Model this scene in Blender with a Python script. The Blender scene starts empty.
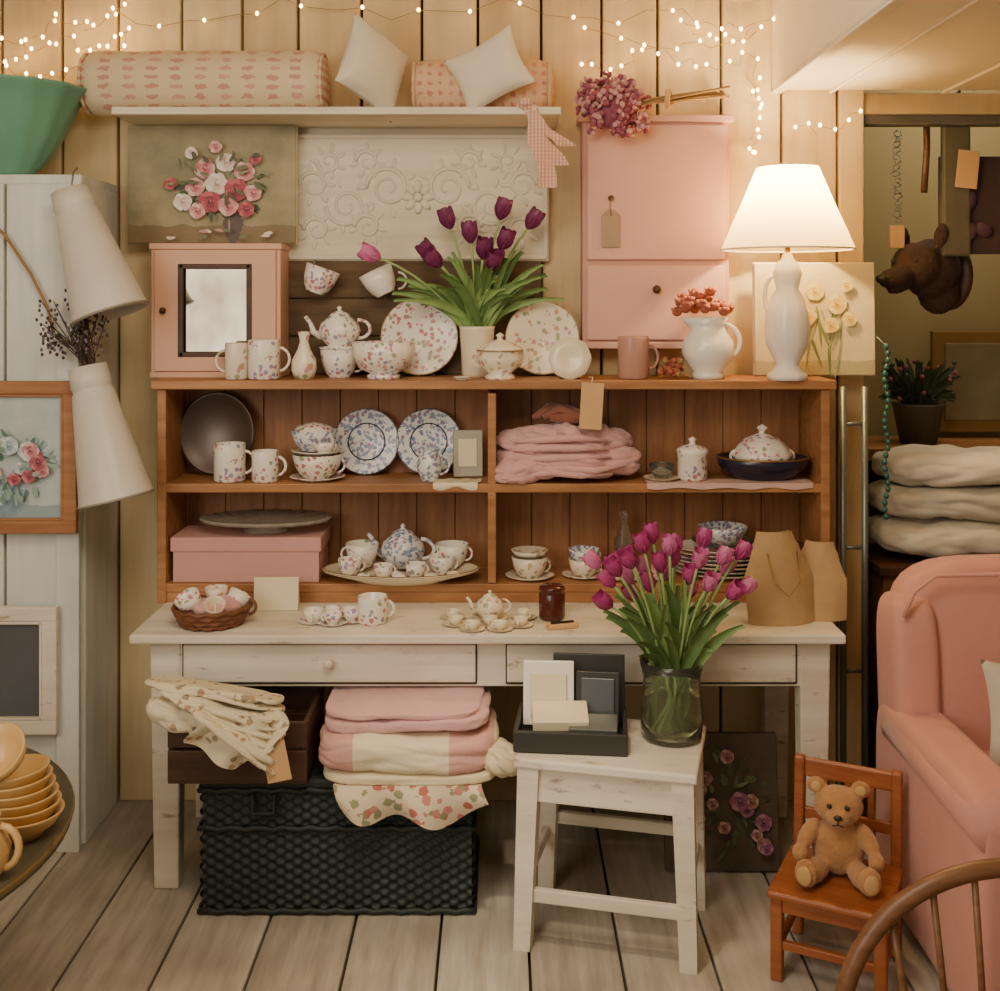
import bpy, bmesh, math, random
from math import sin, cos, pi, sqrt
from mathutils import Vector, Matrix, Euler, noise
random.seed(7)
R = random.uniform

# ------------------------------------------------------------------ colour
def C(h):
    h = h.lstrip('#')
    o = []
    for i in (0, 2, 4):
        c = int(h[i:i+2], 16) / 255
        o.append(c/12.92 if c <= .04045 else ((c+.055)/1.055)**2.4)
    return (*o, 1)

def L(nt, a, b): nt.links.new(a, b)

def base_mat(name, rough=.5, metal=0):
    m = bpy.data.materials.new(name); m.use_nodes = True
    nt = m.node_tree; bs = nt.nodes['Principled BSDF']
    bs.inputs['Roughness'].default_value = rough
    bs.inputs['Metallic'].default_value = metal
    tc = nt.nodes.new('ShaderNodeTexCoord')
    return m, nt, bs, tc

def mapping(nt, tc, sc=(1, 1, 1), loc=(0, 0, 0)):
    mp = nt.nodes.new('ShaderNodeMapping')
    mp.inputs['Scale'].default_value = sc
    mp.inputs['Location'].default_value = loc
    L(nt, tc.outputs['Object'], mp.inputs['Vector'])
    return mp.outputs[0]

def noise_n(nt, vec, scale, detail=3, rough=.5):
    n = nt.nodes.new('ShaderNodeTexNoise')
    n.inputs['Scale'].default_value = scale
    n.inputs['Detail'].default_value = detail
    n.inputs['Roughness'].default_value = rough
    L(nt, vec, n.inputs['Vector'])
    return n.outputs['Fac']

def ramp(nt, fac, stops, const=False):
    r = nt.nodes.new('ShaderNodeValToRGB')
    if const: r.color_ramp.interpolation = 'CONSTANT'
    e = r.color_ramp.elements
    while len(e) < len(stops): e.new(.5)
    for i, (p, c) in enumerate(stops):
        e[i].position = p; e[i].color = c
    L(nt, fac, r.inputs[0])
    return r.outputs[0]

def mix(nt, fac, a, b):
    m = nt.nodes.new('ShaderNodeMix'); m.data_type = 'RGBA'
    for s, v in ((0, fac), (6, a), (7, b)):
        if hasattr(v, 'links'): L(nt, v, m.inputs[s])
        else: m.inputs[s].default_value = v
    return m.outputs[2]

def math_n(nt, op, a, b=0.0):
    m = nt.nodes.new('ShaderNodeMath'); m.operation = op
    for i, v in ((0, a), (1, b)):
        if hasattr(v, 'links'): L(nt, v, m.inputs[i])
        else: m.inputs[i].default_value = v
    return m.outputs[0]

def bump(nt, bs, h, s=.3, d=.004):
    b = nt.nodes.new('ShaderNodeBump')
    b.inputs['Strength'].default_value = s; b.inputs['Distance'].default_value = d
    L(nt, h, b.inputs['Height']); L(nt, b.outputs[0], bs.inputs['Normal'])

def plain(name, col, rough=.5, var=.12, scale=12, bmp=0, metal=0, alpha=None, trans=0, fuzz=0):
    m, nt, bs, tc = base_mat(name, rough, metal)
    c = C(col); d = tuple(x*(1-var) for x in c[:3]) + (1,)
    v = mapping(nt, tc)
    f = noise_n(nt, v, scale, 4)
    L(nt, mix(nt, f, d, tuple(min(1, x*(1+var)) for x in c[:3])+(1,)), bs.inputs['Base Color'])
    if bmp: bump(nt, bs, noise_n(nt, v, scale*6, 3), bmp)
    if trans: bs.inputs['Transmission Weight'].default_value = trans; bs.inputs['IOR'].default_value = 1.3
    if fuzz: bs.inputs['Sheen Weight'].default_value = fuzz
    return m

def wood(name, c1, c2, axis=0, scale=5, rough=.55, bmp=.2, dark=None, chips=None):
    m, nt, bs, tc = base_mat(name, rough)
    sc = [9, 9, 9]; sc[axis] = .8
    v = mapping(nt, tc, tuple(sc))
    f = noise_n(nt, v, scale, 6, .6)
    col = ramp(nt, f, [(.3, C(c1)), (.7, C(c2))])
    v2 = mapping(nt, tc)
    f2 = noise_n(nt, v2, 3, 2)
    col = mix(nt, ramp(nt, f2, [(.35, (0, 0, 0, 1)), (.75, (.6, .6, .6, 1))]), col, C(dark or c1))
    if chips:
        sc3 = [22, 22, 22]; sc3[axis] = 7
        f3 = noise_n(nt, mapping(nt, tc, tuple(sc3)), 1.6, 8, .68)
        col = mix(nt, ramp(nt, f3, [(.60, (0, 0, 0, 1)), (.68, (.75, .75, .75, 1))]), col, C(chips))
    L(nt, col, bs.inputs['Base Color'])
    bump(nt, bs, f, bmp)
    return m

def floral(name, base, cols, scale=40, thr=.33, cl=.5, rough=.25, clscale=9, fabric=False, rnd=1.0, sc=(1,1,1), amt=.8):
    m, nt, bs, tc = base_mat(name, rough)
    v = mapping(nt, tc, sc)
    vo = nt.nodes.new('ShaderNodeTexVoronoi'); vo.inputs['Scale'].default_value = scale
    vo.inputs['Randomness'].default_value = rnd
    L(nt, v, vo.inputs['Vector'])
    sep = nt.nodes.new('ShaderNodeSeparateColor'); L(nt, vo.outputs['Color'], sep.inputs[0])
    n = len(cols)
    rc = ramp(nt, sep.outputs[0], [(i/n, C(c)) for i, c in enumerate(cols)], True)
    fine = noise_n(nt, mapping(nt, tc), scale*2.2 if scale > 5 else 90, 2)
    dd = math_n(nt, 'ADD', vo.outputs['Distance'], math_n(nt, 'MULTIPLY', math_n(nt, 'SUBTRACT', fine, .5), .55))
    mk = math_n(nt, 'LESS_THAN', dd, thr)
    nf = noise_n(nt, v, clscale, 1)
    mk = math_n(nt, 'MULTIPLY', mk, math_n(nt, 'GREATER_THAN', nf, cl))
    mk = math_n(nt, 'MULTIPLY', mk, amt)
    L(nt, mix(nt, mk, C(base), rc), bs.inputs['Base Color'])
    if fabric: bump(nt, bs, noise_n(nt, mapping(nt, tc), 120, 2), .2)
    return m

def stripes(name, c1, c2, axis=0, freq=20, duty=.5, rough=.85, c3=None, axis2=None, freq2=20, duty2=.5, off=0, off2=0):
    m, nt, bs, tc = base_mat(name, rough)
    sp = nt.nodes.new('ShaderNodeSeparateXYZ'); L(nt, tc.outputs['Object'], sp.inputs[0])
    f = math_n(nt, 'LESS_THAN', math_n(nt, 'FRACT', math_n(nt, 'MULTIPLY', math_n(nt, 'ADD', sp.outputs[axis], off), freq)), duty)
    col = mix(nt, f, C(c1), C(c2))
    if axis2 is not None:
        g = math_n(nt, 'LESS_THAN', math_n(nt, 'FRACT', math_n(nt, 'MULTIPLY', math_n(nt, 'ADD', sp.outputs[axis2], off2), freq2)), duty2)
        col = mix(nt, math_n(nt, 'MULTIPLY', g, .6), col, C(c3 or c2))
    L(nt, col, bs.inputs['Base Color'])
    bump(nt, bs, noise_n(nt, tc.outputs['Object'], 120, 3), .3)
    return m

def canvas(name, bg1, bg2, table=None, zt=-.1):
    m, nt, bs, tc = base_mat(name, .6)
    col = mix(nt, ramp(nt, noise_n(nt, mapping(nt, tc), 6, 5, .6), [(.35, (0, 0, 0, 1)), (.65, (1, 1, 1, 1))]), C(bg1), C(bg2))
    if table:
        sp = nt.nodes.new('ShaderNodeSeparateXYZ'); L(nt, tc.outputs['Object'], sp.inputs[0])
        g = math_n(nt, 'LESS_THAN', math_n(nt, 'ADD', sp.outputs[2], math_n(nt, 'MULTIPLY', noise_n(nt, mapping(nt, tc), 12, 3), .03)), zt)
        col = mix(nt, math_n(nt, 'MULTIPLY', g, .75), col, C(table))
    L(nt, col, bs.inputs['Base Color'])
    bump(nt, bs, noise_n(nt, mapping(nt, tc), 160, 3), .3)
    return m

# ------------------------------------------------------------------ builder
class B:
    def __init__(s, name, loc=(0, 0, 0), rz=0):
        s.name = name; s.loc = loc; s.rz = rz
        s.v = []; s.f = []; s.mi = []; s.sm = []; s.mats = []
    def add(s, vs, fs, mat, smooth=True, M=None):
        o = len(s.v)
        if mat not in s.mats: s.mats.append(mat)
        k = s.mats.index(mat)
        for p in vs:
            p = Vector(p)
            s.v.append(M @ p if M else p)
        for f in fs:
            s.f.append([i+o for i in f]); s.mi.append(k); s.sm.append(smooth)
    def box(s, c, d, mat, r=(0, 0, 0), bev=.003, tap=None):
        bm = bmesh.new(); bmesh.ops.create_cube(bm, size=1)
        for v in bm.verts:
            t = 1
            if tap and v.co.z < 0: t = tap
            v.co = Vector((v.co.x*d[0]*t, v.co.y*d[1]*t, v.co.z*d[2]))
        if bev: bmesh.ops.bevel(bm, geom=list(bm.edges), offset=min(bev, min(d)*.4), segments=2, affect='EDGES', profile=.5)
        bm.verts.index_update()
        M = Matrix.Translation(c) @ Euler(r).to_matrix().to_4x4()
        s.add([v.co.copy() for v in bm.verts], [[v.index for v in f.verts] for f in bm.faces], mat, False, M)
        bm.free()
    def beam(s, p0, p1, w0, w1, mat):
        p0 = Vector(p0); p1 = Vector(p1); vs = []
        for p, w in ((p0, w0), (p1, w1)):
            for a, c in ((-1, -1), (1, -1), (1, 1), (-1, 1)): vs.append(p+Vector((a*w/2, c*w/2, 0)))
        s.add(vs, [[0, 1, 2, 3], [4, 5, 6, 7], [0, 1, 5, 4], [1, 2, 6, 5], [2, 3, 7, 6], [3, 0, 4, 7]], mat, False)
    # soft box; oct = depth of sharp cloth creases, cs = crease frequency per axis
    def soft(s, c, d, mat, r=(0, 0, 0), n=4, nz=0, nf=6, cuts=9, oct=0, cs=(10, 10, 22)):
        bm = bmesh.new(); bmesh.ops.create_cube(bm, size=2)
        bmesh.ops.subdivide_edges(bm, edges=list(bm.edges), cuts=cuts, use_grid_fill=True)
        sd = Vector((R(0, 50), R(0, 50), R(0, 50)))
        for v in bm.verts:
            p = v.co
            k = (abs(p.x)**n+abs(p.y)**n+abs(p.z)**n)**(1/n)
            q = p/k
            nn = Vector((abs(q.x)**(n-1)*(1 if q.x > 0 else -1)/d[0], abs(q.y)**(n-1)*(1 if q.y > 0 else -1)/d[1], abs(q.z)**(n-1)*(1 if q.z > 0 else -1)/d[2])).normalized()
            q = Vector((q.x*d[0]/2, q.y*d[1]/2, q.z*d[2]/2))
            q2 = q.copy()
            if nz: q2 += noise.noise_vector(q*nf+sd)*nz
            if oct:
                w = Vector((q.x*cs[0], q.y*cs[1], q.z*cs[2]))+sd*2
                g = abs(noise.noise(w)); g2 = abs(noise.noise(w*2.1+sd))
                q2 += nn*oct*((min(g, .3)-.2)*3+(min(g2, .3)-.2)*1.2)
            v.co = q2
        bm.verts.index_update()
        M = Matrix.Translation(c) @ Euler(r).to_matrix().to_4x4()
        s.add([v.co.copy() for v in bm.verts], [[v.index for v in f.verts] for f in bm.faces], mat, True, M)
        bm.free()
    def lathe(s, prof, mat, c=(0, 0, 0), r=(0, 0, 0), seg=28, mod=None, sc=(1, 1, 1), smooth=True):
        vs = []; fs = []
        for (rr, z) in prof:
            for i in range(seg):
                a = 2*pi*i/seg
                k = mod(a, z, rr) if mod else 1
                vs.append((rr*k*cos(a)*sc[0], rr*k*sin(a)*sc[1], z*sc[2]))
        for j in range(len(prof)-1):
            for i in range(seg):
                i2 = (i+1) % seg
                fs.append([j*seg+i, j*seg+i2, (j+1)*seg+i2, (j+1)*seg+i])
        M = Matrix.Translation(c) @ Euler(r).to_matrix().to_4x4()
        s.add(vs, fs, mat, smooth, M)
    def ell(s, c, d, mat, r=(0, 0, 0), seg=16):
        prof = [(sin(pi*i/10)+.0001, -cos(pi*i/10)) for i in range(11)]
        s.lathe(prof, mat, c, r, seg, sc=(d[0]/2, d[1]/2, d[2]/2))
    def tube(s, pts, r, mat, seg=8, flat=1):
        pts = [Vector(p) for p in pts]; n = len(pts)
        rs = r if isinstance(r, (list, tuple)) else [r]*n
        vs = []; fs = []
        t0 = (pts[1]-pts[0]).normalized()
        up = Vector((0, 0, 1)) if abs(t0.z) < .9 else Vector((0, 1, 0))
        nrm = t0.cross(up).normalized()
        for i, p in enumerate(pts):
            t = (pts[min(i+1, n-1)]-pts[max(i-1, 0)]).normalized()
            nrm = (nrm - t*nrm.dot(t)).normalized(); bn = t.cross(nrm)
            for k in range(seg):
                a = 2*pi*k/seg
                vs.append(p+(nrm*cos(a)+bn*sin(a)*flat)*rs[i])
        for j in range(n-1):
            for k in range(seg):
                k2 = (k+1) % seg
                fs.append([j*seg+k, j*seg+k2, (j+1)*seg+k2, (j+1)*seg+k])
        fs.append(list(range(seg))); fs.append([(n-1)*seg+k for k in range(seg)])
        s.add(vs, fs, mat, True)
    def grid(s, fn, nu, nv, mat, smooth=True, M=None):
        vs = [fn(i/nu, j/nv) for j in range(nv+1) for i in range(nu+1)]
        fs = [[j*(nu+1)+i, j*(nu+1)+i+1, (j+1)*(nu+1)+i+1, (j+1)*(nu+1)+i] for j in range(nv) for i in range(nu)]
        s.add(vs, fs, mat, smooth, M)
    def pillow(s, c, d, mat, r=(0, 0, 0), nz=.006):
        M = Matrix.Translation(c) @ Euler(r).to_matrix().to_4x4()
        sd = Vector((R(0, 50), R(0, 50), 0))
        for sg in (1, -1):
            def fn(u, v):
                u = u*2-1; v = v*2-1
                x = u*d[0]/2*(1-.12*(1-v*v)); y = v*d[1]/2*(1-.12*(1-u*u))
                z = sg*d[2]/2*(max(0, (1-u*u)*(1-v*v)))**.42
                z += noise.noise(Vector((x*12, y*12, 0))+sd)*nz*(1-max(abs(u), abs(v))**4)
                return (x, y, z)
            s.grid(fn, 20, 20, mat, True, M)
    def done(s, parent=None, mods=None):
        me = bpy.data.meshes.new(s.name)
        me.from_pydata([tuple(p) for p in s.v], [], s.f)
        for m in s.mats: me.materials.append(m)
        me.polygons.foreach_set('material_index', s.mi)
        me.polygons.foreach_set('use_smooth', s.sm)
        bm = bmesh.new(); bm.from_mesh(me)
        bmesh.ops.recalc_face_normals(bm, faces=bm.faces)
        bm.to_mesh(me); bm.free(); me.update()
        ob = bpy.data.objects.new(s.name, me)
        ob.location = s.loc; ob.rotation_euler = (0, 0, s.rz)
        bpy.context.scene.collection.objects.link(ob)
        if parent: ob.parent = parent
        return ob

def handle(b, c, r, h, ang, mat, t=.004, z0=.2, z1=.85, out=.35):
    pts = []
    for i in range(9):
        a = pi*i/8-pi/2
        rr = r*.9+cos(a)*out*h
        pts.append((c[0]+rr*cos(ang), c[1]+rr*sin(ang), c[2]+h*(z0+z1)/2+h*(z1-z0)/2*sin(a)))
    b.tube(pts, t, mat, 6)
def cup(b, c, r, h, mat, ang=None, saucer=0, t=.004, rr=(0, 0, 0)):
    if saucer:
        plate(b, c, saucer, mat); c = (c[0], c[1], c[2]+saucer*.05)
    b.lathe([(.0001, 0), (r*.55, 0), (r*.55, .05*h), (r*.72, .18*h), (r*.9, .5*h), (r, h), (r*.95, h), (r*.84, .5*h), (r*.5, .14*h), (.0001, .12*h)], mat, c, rr)
    if ang is not None: handle(b, c, r*.85, h, ang, mat, t)
def mug(b, c, r, h, mat, ang=None):
    b.lathe([(.0001, 0), (r*.92, 0), (r, .04*h), (r, .97*h), (r*.98, h), (r*.93, .98*h), (r*.92, .08*h), (.0001, .06*h)], mat, c)
    if ang is not None: handle(b, c, r, h, ang, mat, .005, .2, .8, .28)
def plate(b, c, r, mat, rr=(0, 0, 0), sc=(1, 1, 1), rim=None):
    b.lathe([(.0001, 0), (r*.58, 0), (r*.6, .02*r), (r, .13*r), (r, .155*r), (r*.95, .15*r), (r*.62, .055*r), (.0001, .045*r)], mat, c, rr, 40, sc=sc)
    if rim: b.lathe([(r*.975, .152*r), (r*1.005, .14*r), (r*.985, .165*r), (r*.975, .152*r)], rim, c, rr, 40, sc=sc)
def teapot(b, c, r, mat, ang=0, gold=None):
    h = r*1.5
    b.lathe([(.0001, 0), (r*.55, 0), (r*.6, .05*h), (r*.9, .25*h), (r, .5*h), (r*.88, .75*h), (r*.5, .95*h), (r*.48, h), (r*.38, 1.06*h), (r*.15, 1.12*h), (r*.08, 1.16*h), (r*.14, 1.24*h), (.0001, 1.3*h)], mat, c)
    handle(b, c, r*.95, h, ang+pi, mat, r*.09, .25, .85, .4)
    d = Vector((cos(ang), sin(ang), 0)); c = Vector(c)
    b.tube([c+d*r*.85+Vector((0, 0, .3*h)), c+d*r*1.25+Vector((0, 0, .45*h)), c+d*r*1.4+Vector((0, 0, .75*h)), c+d*r*1.65+Vector((0, 0, .95*h))], [r*.2, r*.16, r*.11, r*.09], mat)

def petal(b, c, q, a, size, mat, opn):
    def fn(u, v):
        w = sin(min(1, v*1.02)*pi*.88+.12)**.8*size*.44
        x = (u*2-1)*w
        rad = size*(.42*sin(v*pi*(.62-opn*.15))**.8+.03)
        y = rad-(u*2-1)**2*w*.45
        p = Vector((x, y, v*size*1.2))
        p = Matrix.Rotation(a, 3, 'Z') @ p
        return c+q @ p
    b.grid(fn, 4, 7, mat)
def tulip(b, c, d, size, mat, opn=.3):
    c = Vector(c); q = Vector((0, 0, 1)).rotation_difference(Vector(d).normalized())
    for i in range(6):
        petal(b, c, q, i*pi/3+R(-.1, .1), size*(1 if i % 2 else .94), mat, opn+R(-.2, .2))
def leaf(b, p0, p1, bend, w, mat):
    p0 = Vector(p0); p1 = Vector(p1); mid = (p0+p1)/2+Vector(bend)
    def fn(u, v):
        p = p0*(1-v)**2+mid*2*v*(1-v)+p1*v*v
        t = (p1-p0).normalized(); s = t.cross(Vector((0, 1, .1))).normalized()
        k = u*2-1
        return p+s*k*w*sin(min(1, v+.12)*pi*.89)**.7+Vector((0, -abs(k)*w*.5, 0))
    b.grid(fn, 4, 10, mat)
def stem(b, p0, p1, bend, r, mat):
    p0 = Vector(p0); p1 = Vector(p1); mid = (p0+p1)/2+Vector(bend)
    pts = [p0*(1-v)**2+mid*2*v*(1-v)+p1*v*v for v in [i/6 for i in range(7)]]
    b.tube(pts, r, mat, 6)
    return (pts[-1]-pts[-2]).normalized()

# paint daubs on a canvas (thin impasto strokes standing on the canvas face)
_dm = {}
def dcol(h):
    if h not in _dm: _dm[h] = plain('oil_'+h.strip('#'), h, .55, .2, 60)
    return _dm[h]
class Daubs:
    def __init__(s, b, y, tilt=0): s.b = b; s.y = y; s.k = 0; s.t = tilt
    def d(s, x, z, w, h, ang, col):
        s.k += 1; y = s.y-.00012*s.k
        n = 12; ph = R(0, 6)
        pts = []
        for i in range(n):
            a = 2*pi*i/n; q = 1+.14*sin(3*a+ph)
            px = w/2*cos(a)*q; pz = h/2*sin(a)*q
            X = x+px*cos(ang)-pz*sin(ang); Zz = z+px*sin(ang)+pz*cos(ang)
            pts.append((X, y+s.t*Zz, Zz))
        s.b.add(pts, [list(range(n))], dcol(col), False)
    def rose(s, x, z, r, c):
        for i in range(6):
            a = i*pi/3+R(-.2, .2); s.d(x+cos(a)*r*.55, z+sin(a)*r*.5, r*1.1, r*.85, a+pi/2, c[i % 2])
        for i in range(4):
            a = i*pi/2+R(0, 1); s.d(x+cos(a)*r*.28, z+sin(a)*r*.28, r*.75, r*.45, a+pi/2, c[1+i % 2])
        s.d(x, z, r*.45, r*.35, R(0, 3), c[3]); s.d(x+r*.05, z+r*.1, r*.3, r*.12, R(0, 3), c[0])
    def foliage(s, x, z, rx, rz, n, cols):
        for i in range(n):
            a = R(0, 2*pi); q = sqrt(R(.1, 1)); s.d(x+rx*q*cos(a), z+rz*q*sin(a), R(.02, .045), R(.008, .016), a+R(-.6, .6), random.choice(cols))
    def vase(s, x, z, w, h, col, hi):
        for i in range(7):
            t = i/6; s.d(x, z-h/2+h*t, w*(.65+.5*sin(t*pi*.85)), h*.32, 0, col)
        s.d(x-w*.2, z, w*.12, h*.5, 0, hi)

# ------------------------------------------------------------------ materials
wallA = wood('wall_paint_cream', '#c9b085', '#dec696', 2, 2, .7, .15, '#b5986a')
wallB = wood('wall_paint_cream_b', '#c1a77c', '#d8c094', 2, 2, .7, .15, '#a88c60')
wallC = wood('wall_paint_cream_c', '#d0b98d', '#e5d2a8', 2, 2, .7, .15, '#bca071')
whiteP = wood('panel_paint_white', '#cccfc8', '#e6e5dc', 2, 2, .65, .15, '#b8bcb3')
gapM = plain('gap_dark', '#3d2f20', .9)
fl = [wood('floor_board_%d' % i, a, b_, 1, 3, .6, .35, d) for i, (a, b_, d) in enumerate([('#9b9184', '#cbc1b2', '#857b6e'), ('#a69c8e', '#d4cbbd', '#8f8577'), ('#92887b', '#c0b6a7', '#7e7467')])]
ceilM = plain('ceiling_paint', '#ece0c6', .8, .06)
olive = plain('alcove_wall_paint', '#9c8d62', .8, .12, 3)
pine = wood('pine_orange', '#8e5e36', '#c08a56', 0, 4, .5, .15, '#7e4f2a')
pineV = wood('pine_vertical', '#865634', '#ae7a4e', 2, 4, .55, .15, '#694224')
creamP = wood('cream_furniture_paint', '#cfc4aa', '#ebe3cf', 0, 2, .6, .25, '#beb091')
chalkP = wood('distressed_chalk_paint', '#d2c8b2', '#efe8d8', 0, 2, .7, .35, '#c2b69c', chips='#93795a')
darkw = wood('dark_wood', '#3a2416', '#5a3b26', 0, 4, .55, .2)
pinkP = plain('pink_cabinet_paint', '#d4a798', .65, .10, 5, .05)
pinkD = plain('pink_cabinet_edge', '#c39485', .65, .07, 5)
peach = plain('peach_paint', '#d8a88a', .55, .07, 5)
white = plain('white_china', '#ece6d8', .2, .04, 6)
cream = plain('cream_china', '#e2d5b8', .25, .05, 6)
chA = floral('china_rose', '#ece4d6', ['#c0606e', '#78905e', '#d08890', '#8a7aa8'], 55, .40, .46, clscale=16, amt=.85)
chB = floral('china_blue', '#dcdcd8', ['#62769a', '#8292b0', '#8d6e8c', '#7585a4'], 75, .50, .40, clscale=22, amt=.9)
chC = floral('china_pastel', '#e9dcc4', ['#c08660', '#909c68', '#bd7e82', '#b59a62'], 45, .38, .45, clscale=14, amt=.85)
chD = floral('china_red_sprig', '#eae1d2', ['#ae4650', '#c0666a', '#7c8858'], 55, .40, .42, clscale=18, amt=.85)
gold = plain('gold_rim', '#a9854c', .35, .05, metal=.7)
glass = plain('clear_glass', '#e6ebe0', .05, .02, trans=.95)
glassG = plain('green_glass', '#e9edda', .05, .03, trans=.97)
water = plain('vase_water', '#e2e6c8', .05, .05, trans=.96)
green = plain('tulip_leaf', '#7d9a58', .45, .3, 20)
green2 = plain('tulip_leaf_dark', '#56733c', .45, .3, 20)
greenD = plain('stem_green', '#93ae6c', .5, .15, 20)
purple = plain('tulip_purple', '#702a54', .45, .3, 40)
magenta = plain('tulip_magenta', '#ad3f7a', .45, .25, 40)
magL = plain('tulip_pink', '#c96c9a', .45, .2, 40)
linen = plain('linen_white', '#dbd1bb', .9, .06, 8, .3, fuzz=.2)
linenG = plain('linen_grey', '#c6beaa', .9, .08, 8, .3)
blushM = plain('blush_blanket', '#d3a2a0', .95, .08, 14, .6, fuzz=.4)
armM = plain('armchair_pink', '#d29586', .9, .05, 10, .3, fuzz=.15)
bolM = floral('bolster_print', '#d9c6a2', ['#bf746e', '#c98680'], 1, .26, 0, .9, rnd=.12, sc=(13, 0, 34), fabric=True, amt=.7)
bol2 = floral('bolster_dots', '#d2ae8c', ['#b5665f', '#c07e6e'], 1, .25, 0, .9, rnd=.15, sc=(30, 0, 30), fabric=True, amt=.7)
ticking = floral('printed_linen', '#dccfb0', ['#a9785a', '#9f835e', '#8c7a62'], 38, .38, .48, .9, fabric=True, clscale=12, amt=.8)
roseFab = floral('rose_fabric', '#dccbae', ['#b55a52', '#c27670', '#848a62'], 34, .44, .40, .9, fabric=True, clscale=8, amt=.9)
gingham = stripes('gingham', '#e0c8ac', '#c98c7e', 0, 90, .5, axis2=2, c3='#c98c7e', freq2=90)
paper = plain('paper_cream', '#e2d5b4', .8, .05)
kraft = plain('kraft_tag', '#cda473', .85, .06)
black = plain('black_paint', '#242220', .5, .1)
mirrorM, nt, bs, tc = base_mat('mirror_painted_reflection', .07, .95)
L(nt, ramp(nt, noise_n(nt, mapping(nt, tc, (1, 1, .7)), 7, 3, .5), [(.3, C('#6a6052')), (.6, C('#8f8676')), (.75, C('#aaa292'))]), bs.inputs['Base Color'])  # mottled tones painted into the glass colour in place of a reflected room
bluegrey = plain('mirror_bluegrey', '#62676a', .15, .25, 3, metal=.3)
metalG = plain('grey_metal', '#7b7e76', .35, .1, metal=.5)
enam = plain('enamel_white', '#cbc5b8', .4, .12, 5)
enamIn = plain('enamel_rim', '#8d8678', .4, .1)
teal = plain('green_enamel', '#6a9f86', .4, .15, 6)
rose_dry = plain('dried_roses', '#a05440', .8, .35, 40)
rose_edge = plain('rose_edge', '#c07c62', .8)
hyd = plain('hydrangea_mauve', '#8e4a5c', .8, .35, 30)
hydL = plain('hydrangea_light', '#c08e92', .8, .3, 30)
stemB = plain('dry_stem', '#947448', .85, .2)
navy = plain('navy_china', '#222238', .2, .1)
ruby = plain('ruby_glass', '#4e201c', .15, .1)
lace = plain('pale_pink_linen', '#d2aea2', .9, .1, 40, .4)
furM = plain('teddy_fur', '#b58350', .95, .35, 50, .8, fuzz=.4)
furL = plain('teddy_pad', '#c89e6a', .95, .1, 40, .5)
boarM = plain('boar_fur', '#3d2a1e', .95, .4, 40, .8)
yel = plain('yellow_stoneware', '#c9a266', .35, .1, 8)
wick = plain('dark_green_wicker', '#232b28', .6, .35, 30, .3)
wickB = plain('brown_wicker', '#75482c', .6, .35, 30, .3)
chairW = wood('child_chair_wood', '#854524', '#b06b3a', 0, 5, .4, .1)
windW = wood('windsor_wood', '#6a462c', '#906644', 0, 5, .4, .1)

# ------------------------------------------------------------------ room
b = B('floor'); i = 0
b.box((0, 2, -.06), (5.2, 7.4, .04), gapM, bev=0)
x = -2.52
while x < 2.6:
    b.box((x+.118, 2, -.02), (.229, 7.4, .04), fl[i*7 % 3], bev=.004); x += .236; i += 1
b.done()
b = B('wall_back')
b.box((-.55, 3.97, 1.4), (3.6, .04, 2.82), gapM, bev=0)
x = -2.3; i = 0
while x < 1.19:
    w = [.205, .19, .215][i % 3]
    w = min(w, 1.24-x)
    b.box((x+w/2, 3.925, 1.4), (w-.009, .05, 2.8), [wallA, wallB, wallC][(i*5+i//3) % 3], bev=.006); x += w; i += 1
b.done()
b = B('wall_alcove_back'); b.box((1.9, 4.93, 1.4), (1.5, .05, 2.8), olive, bev=0); b.done()
b = B('wall_alcove_side'); b.box((1.215, 4.45, 1.4), (.05, .9, 2.8), olive, bev=0); b.done()
b = B('wall_left'); b.box((-2.45, 1.2, 1.4), (.06, 5.5, 2.8), wallA, bev=0); b.done()
b = B('wall_right'); b.box((2.65, 2.0, 1.4), (.06, 6, 2.8), olive, bev=0); b.done()
b = B('ceiling')
b.box((-.74, 1.4, 2.83), (3.4, 5.2, .04), ceilM, bev=0)
b.done()
b = B('ceiling_soffit')
b.box((1.77, 1.2, 2.62), (1.7, 5.4, .42), ceilM, bev=.01)
for k, xx in enumerate([.935, 1.12, 1.5, 1.9]):
    b.box((xx, 1.2, 2.404), (.012 if k else .035, 5.4, .01), ceilM, bev=.003)
b.done()
b = B('trim_alcove_beam'); b.box((1.9, 3.95, 2.315), (1.38, .06, .035), plain('beam_grey', '#4b4a48', .6), bev=.005)
b.box((1.9, 3.95, 2.37), (1.38, .05, .075), wallB, bev=.004); b.done()

b = B('wall_partition')
x = -2.4
for w in [.2, .22, .23, .22, .23]:
    b.box((x+w/2, 3.57, 1.03), (w-.008, .035, 2.06), whiteP, bev=.005); x += w
b.box((-1.308, 3.735, 1.03), (.03, .295, 2.06), whiteP, bev=.005)
b.box((-1.85, 3.74, 2.075), (1.1, .34, .03), whiteP)
b.box((-1.33, 3.545, 1.03), (.07, .02, 2.06), whiteP)
b.done()

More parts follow.
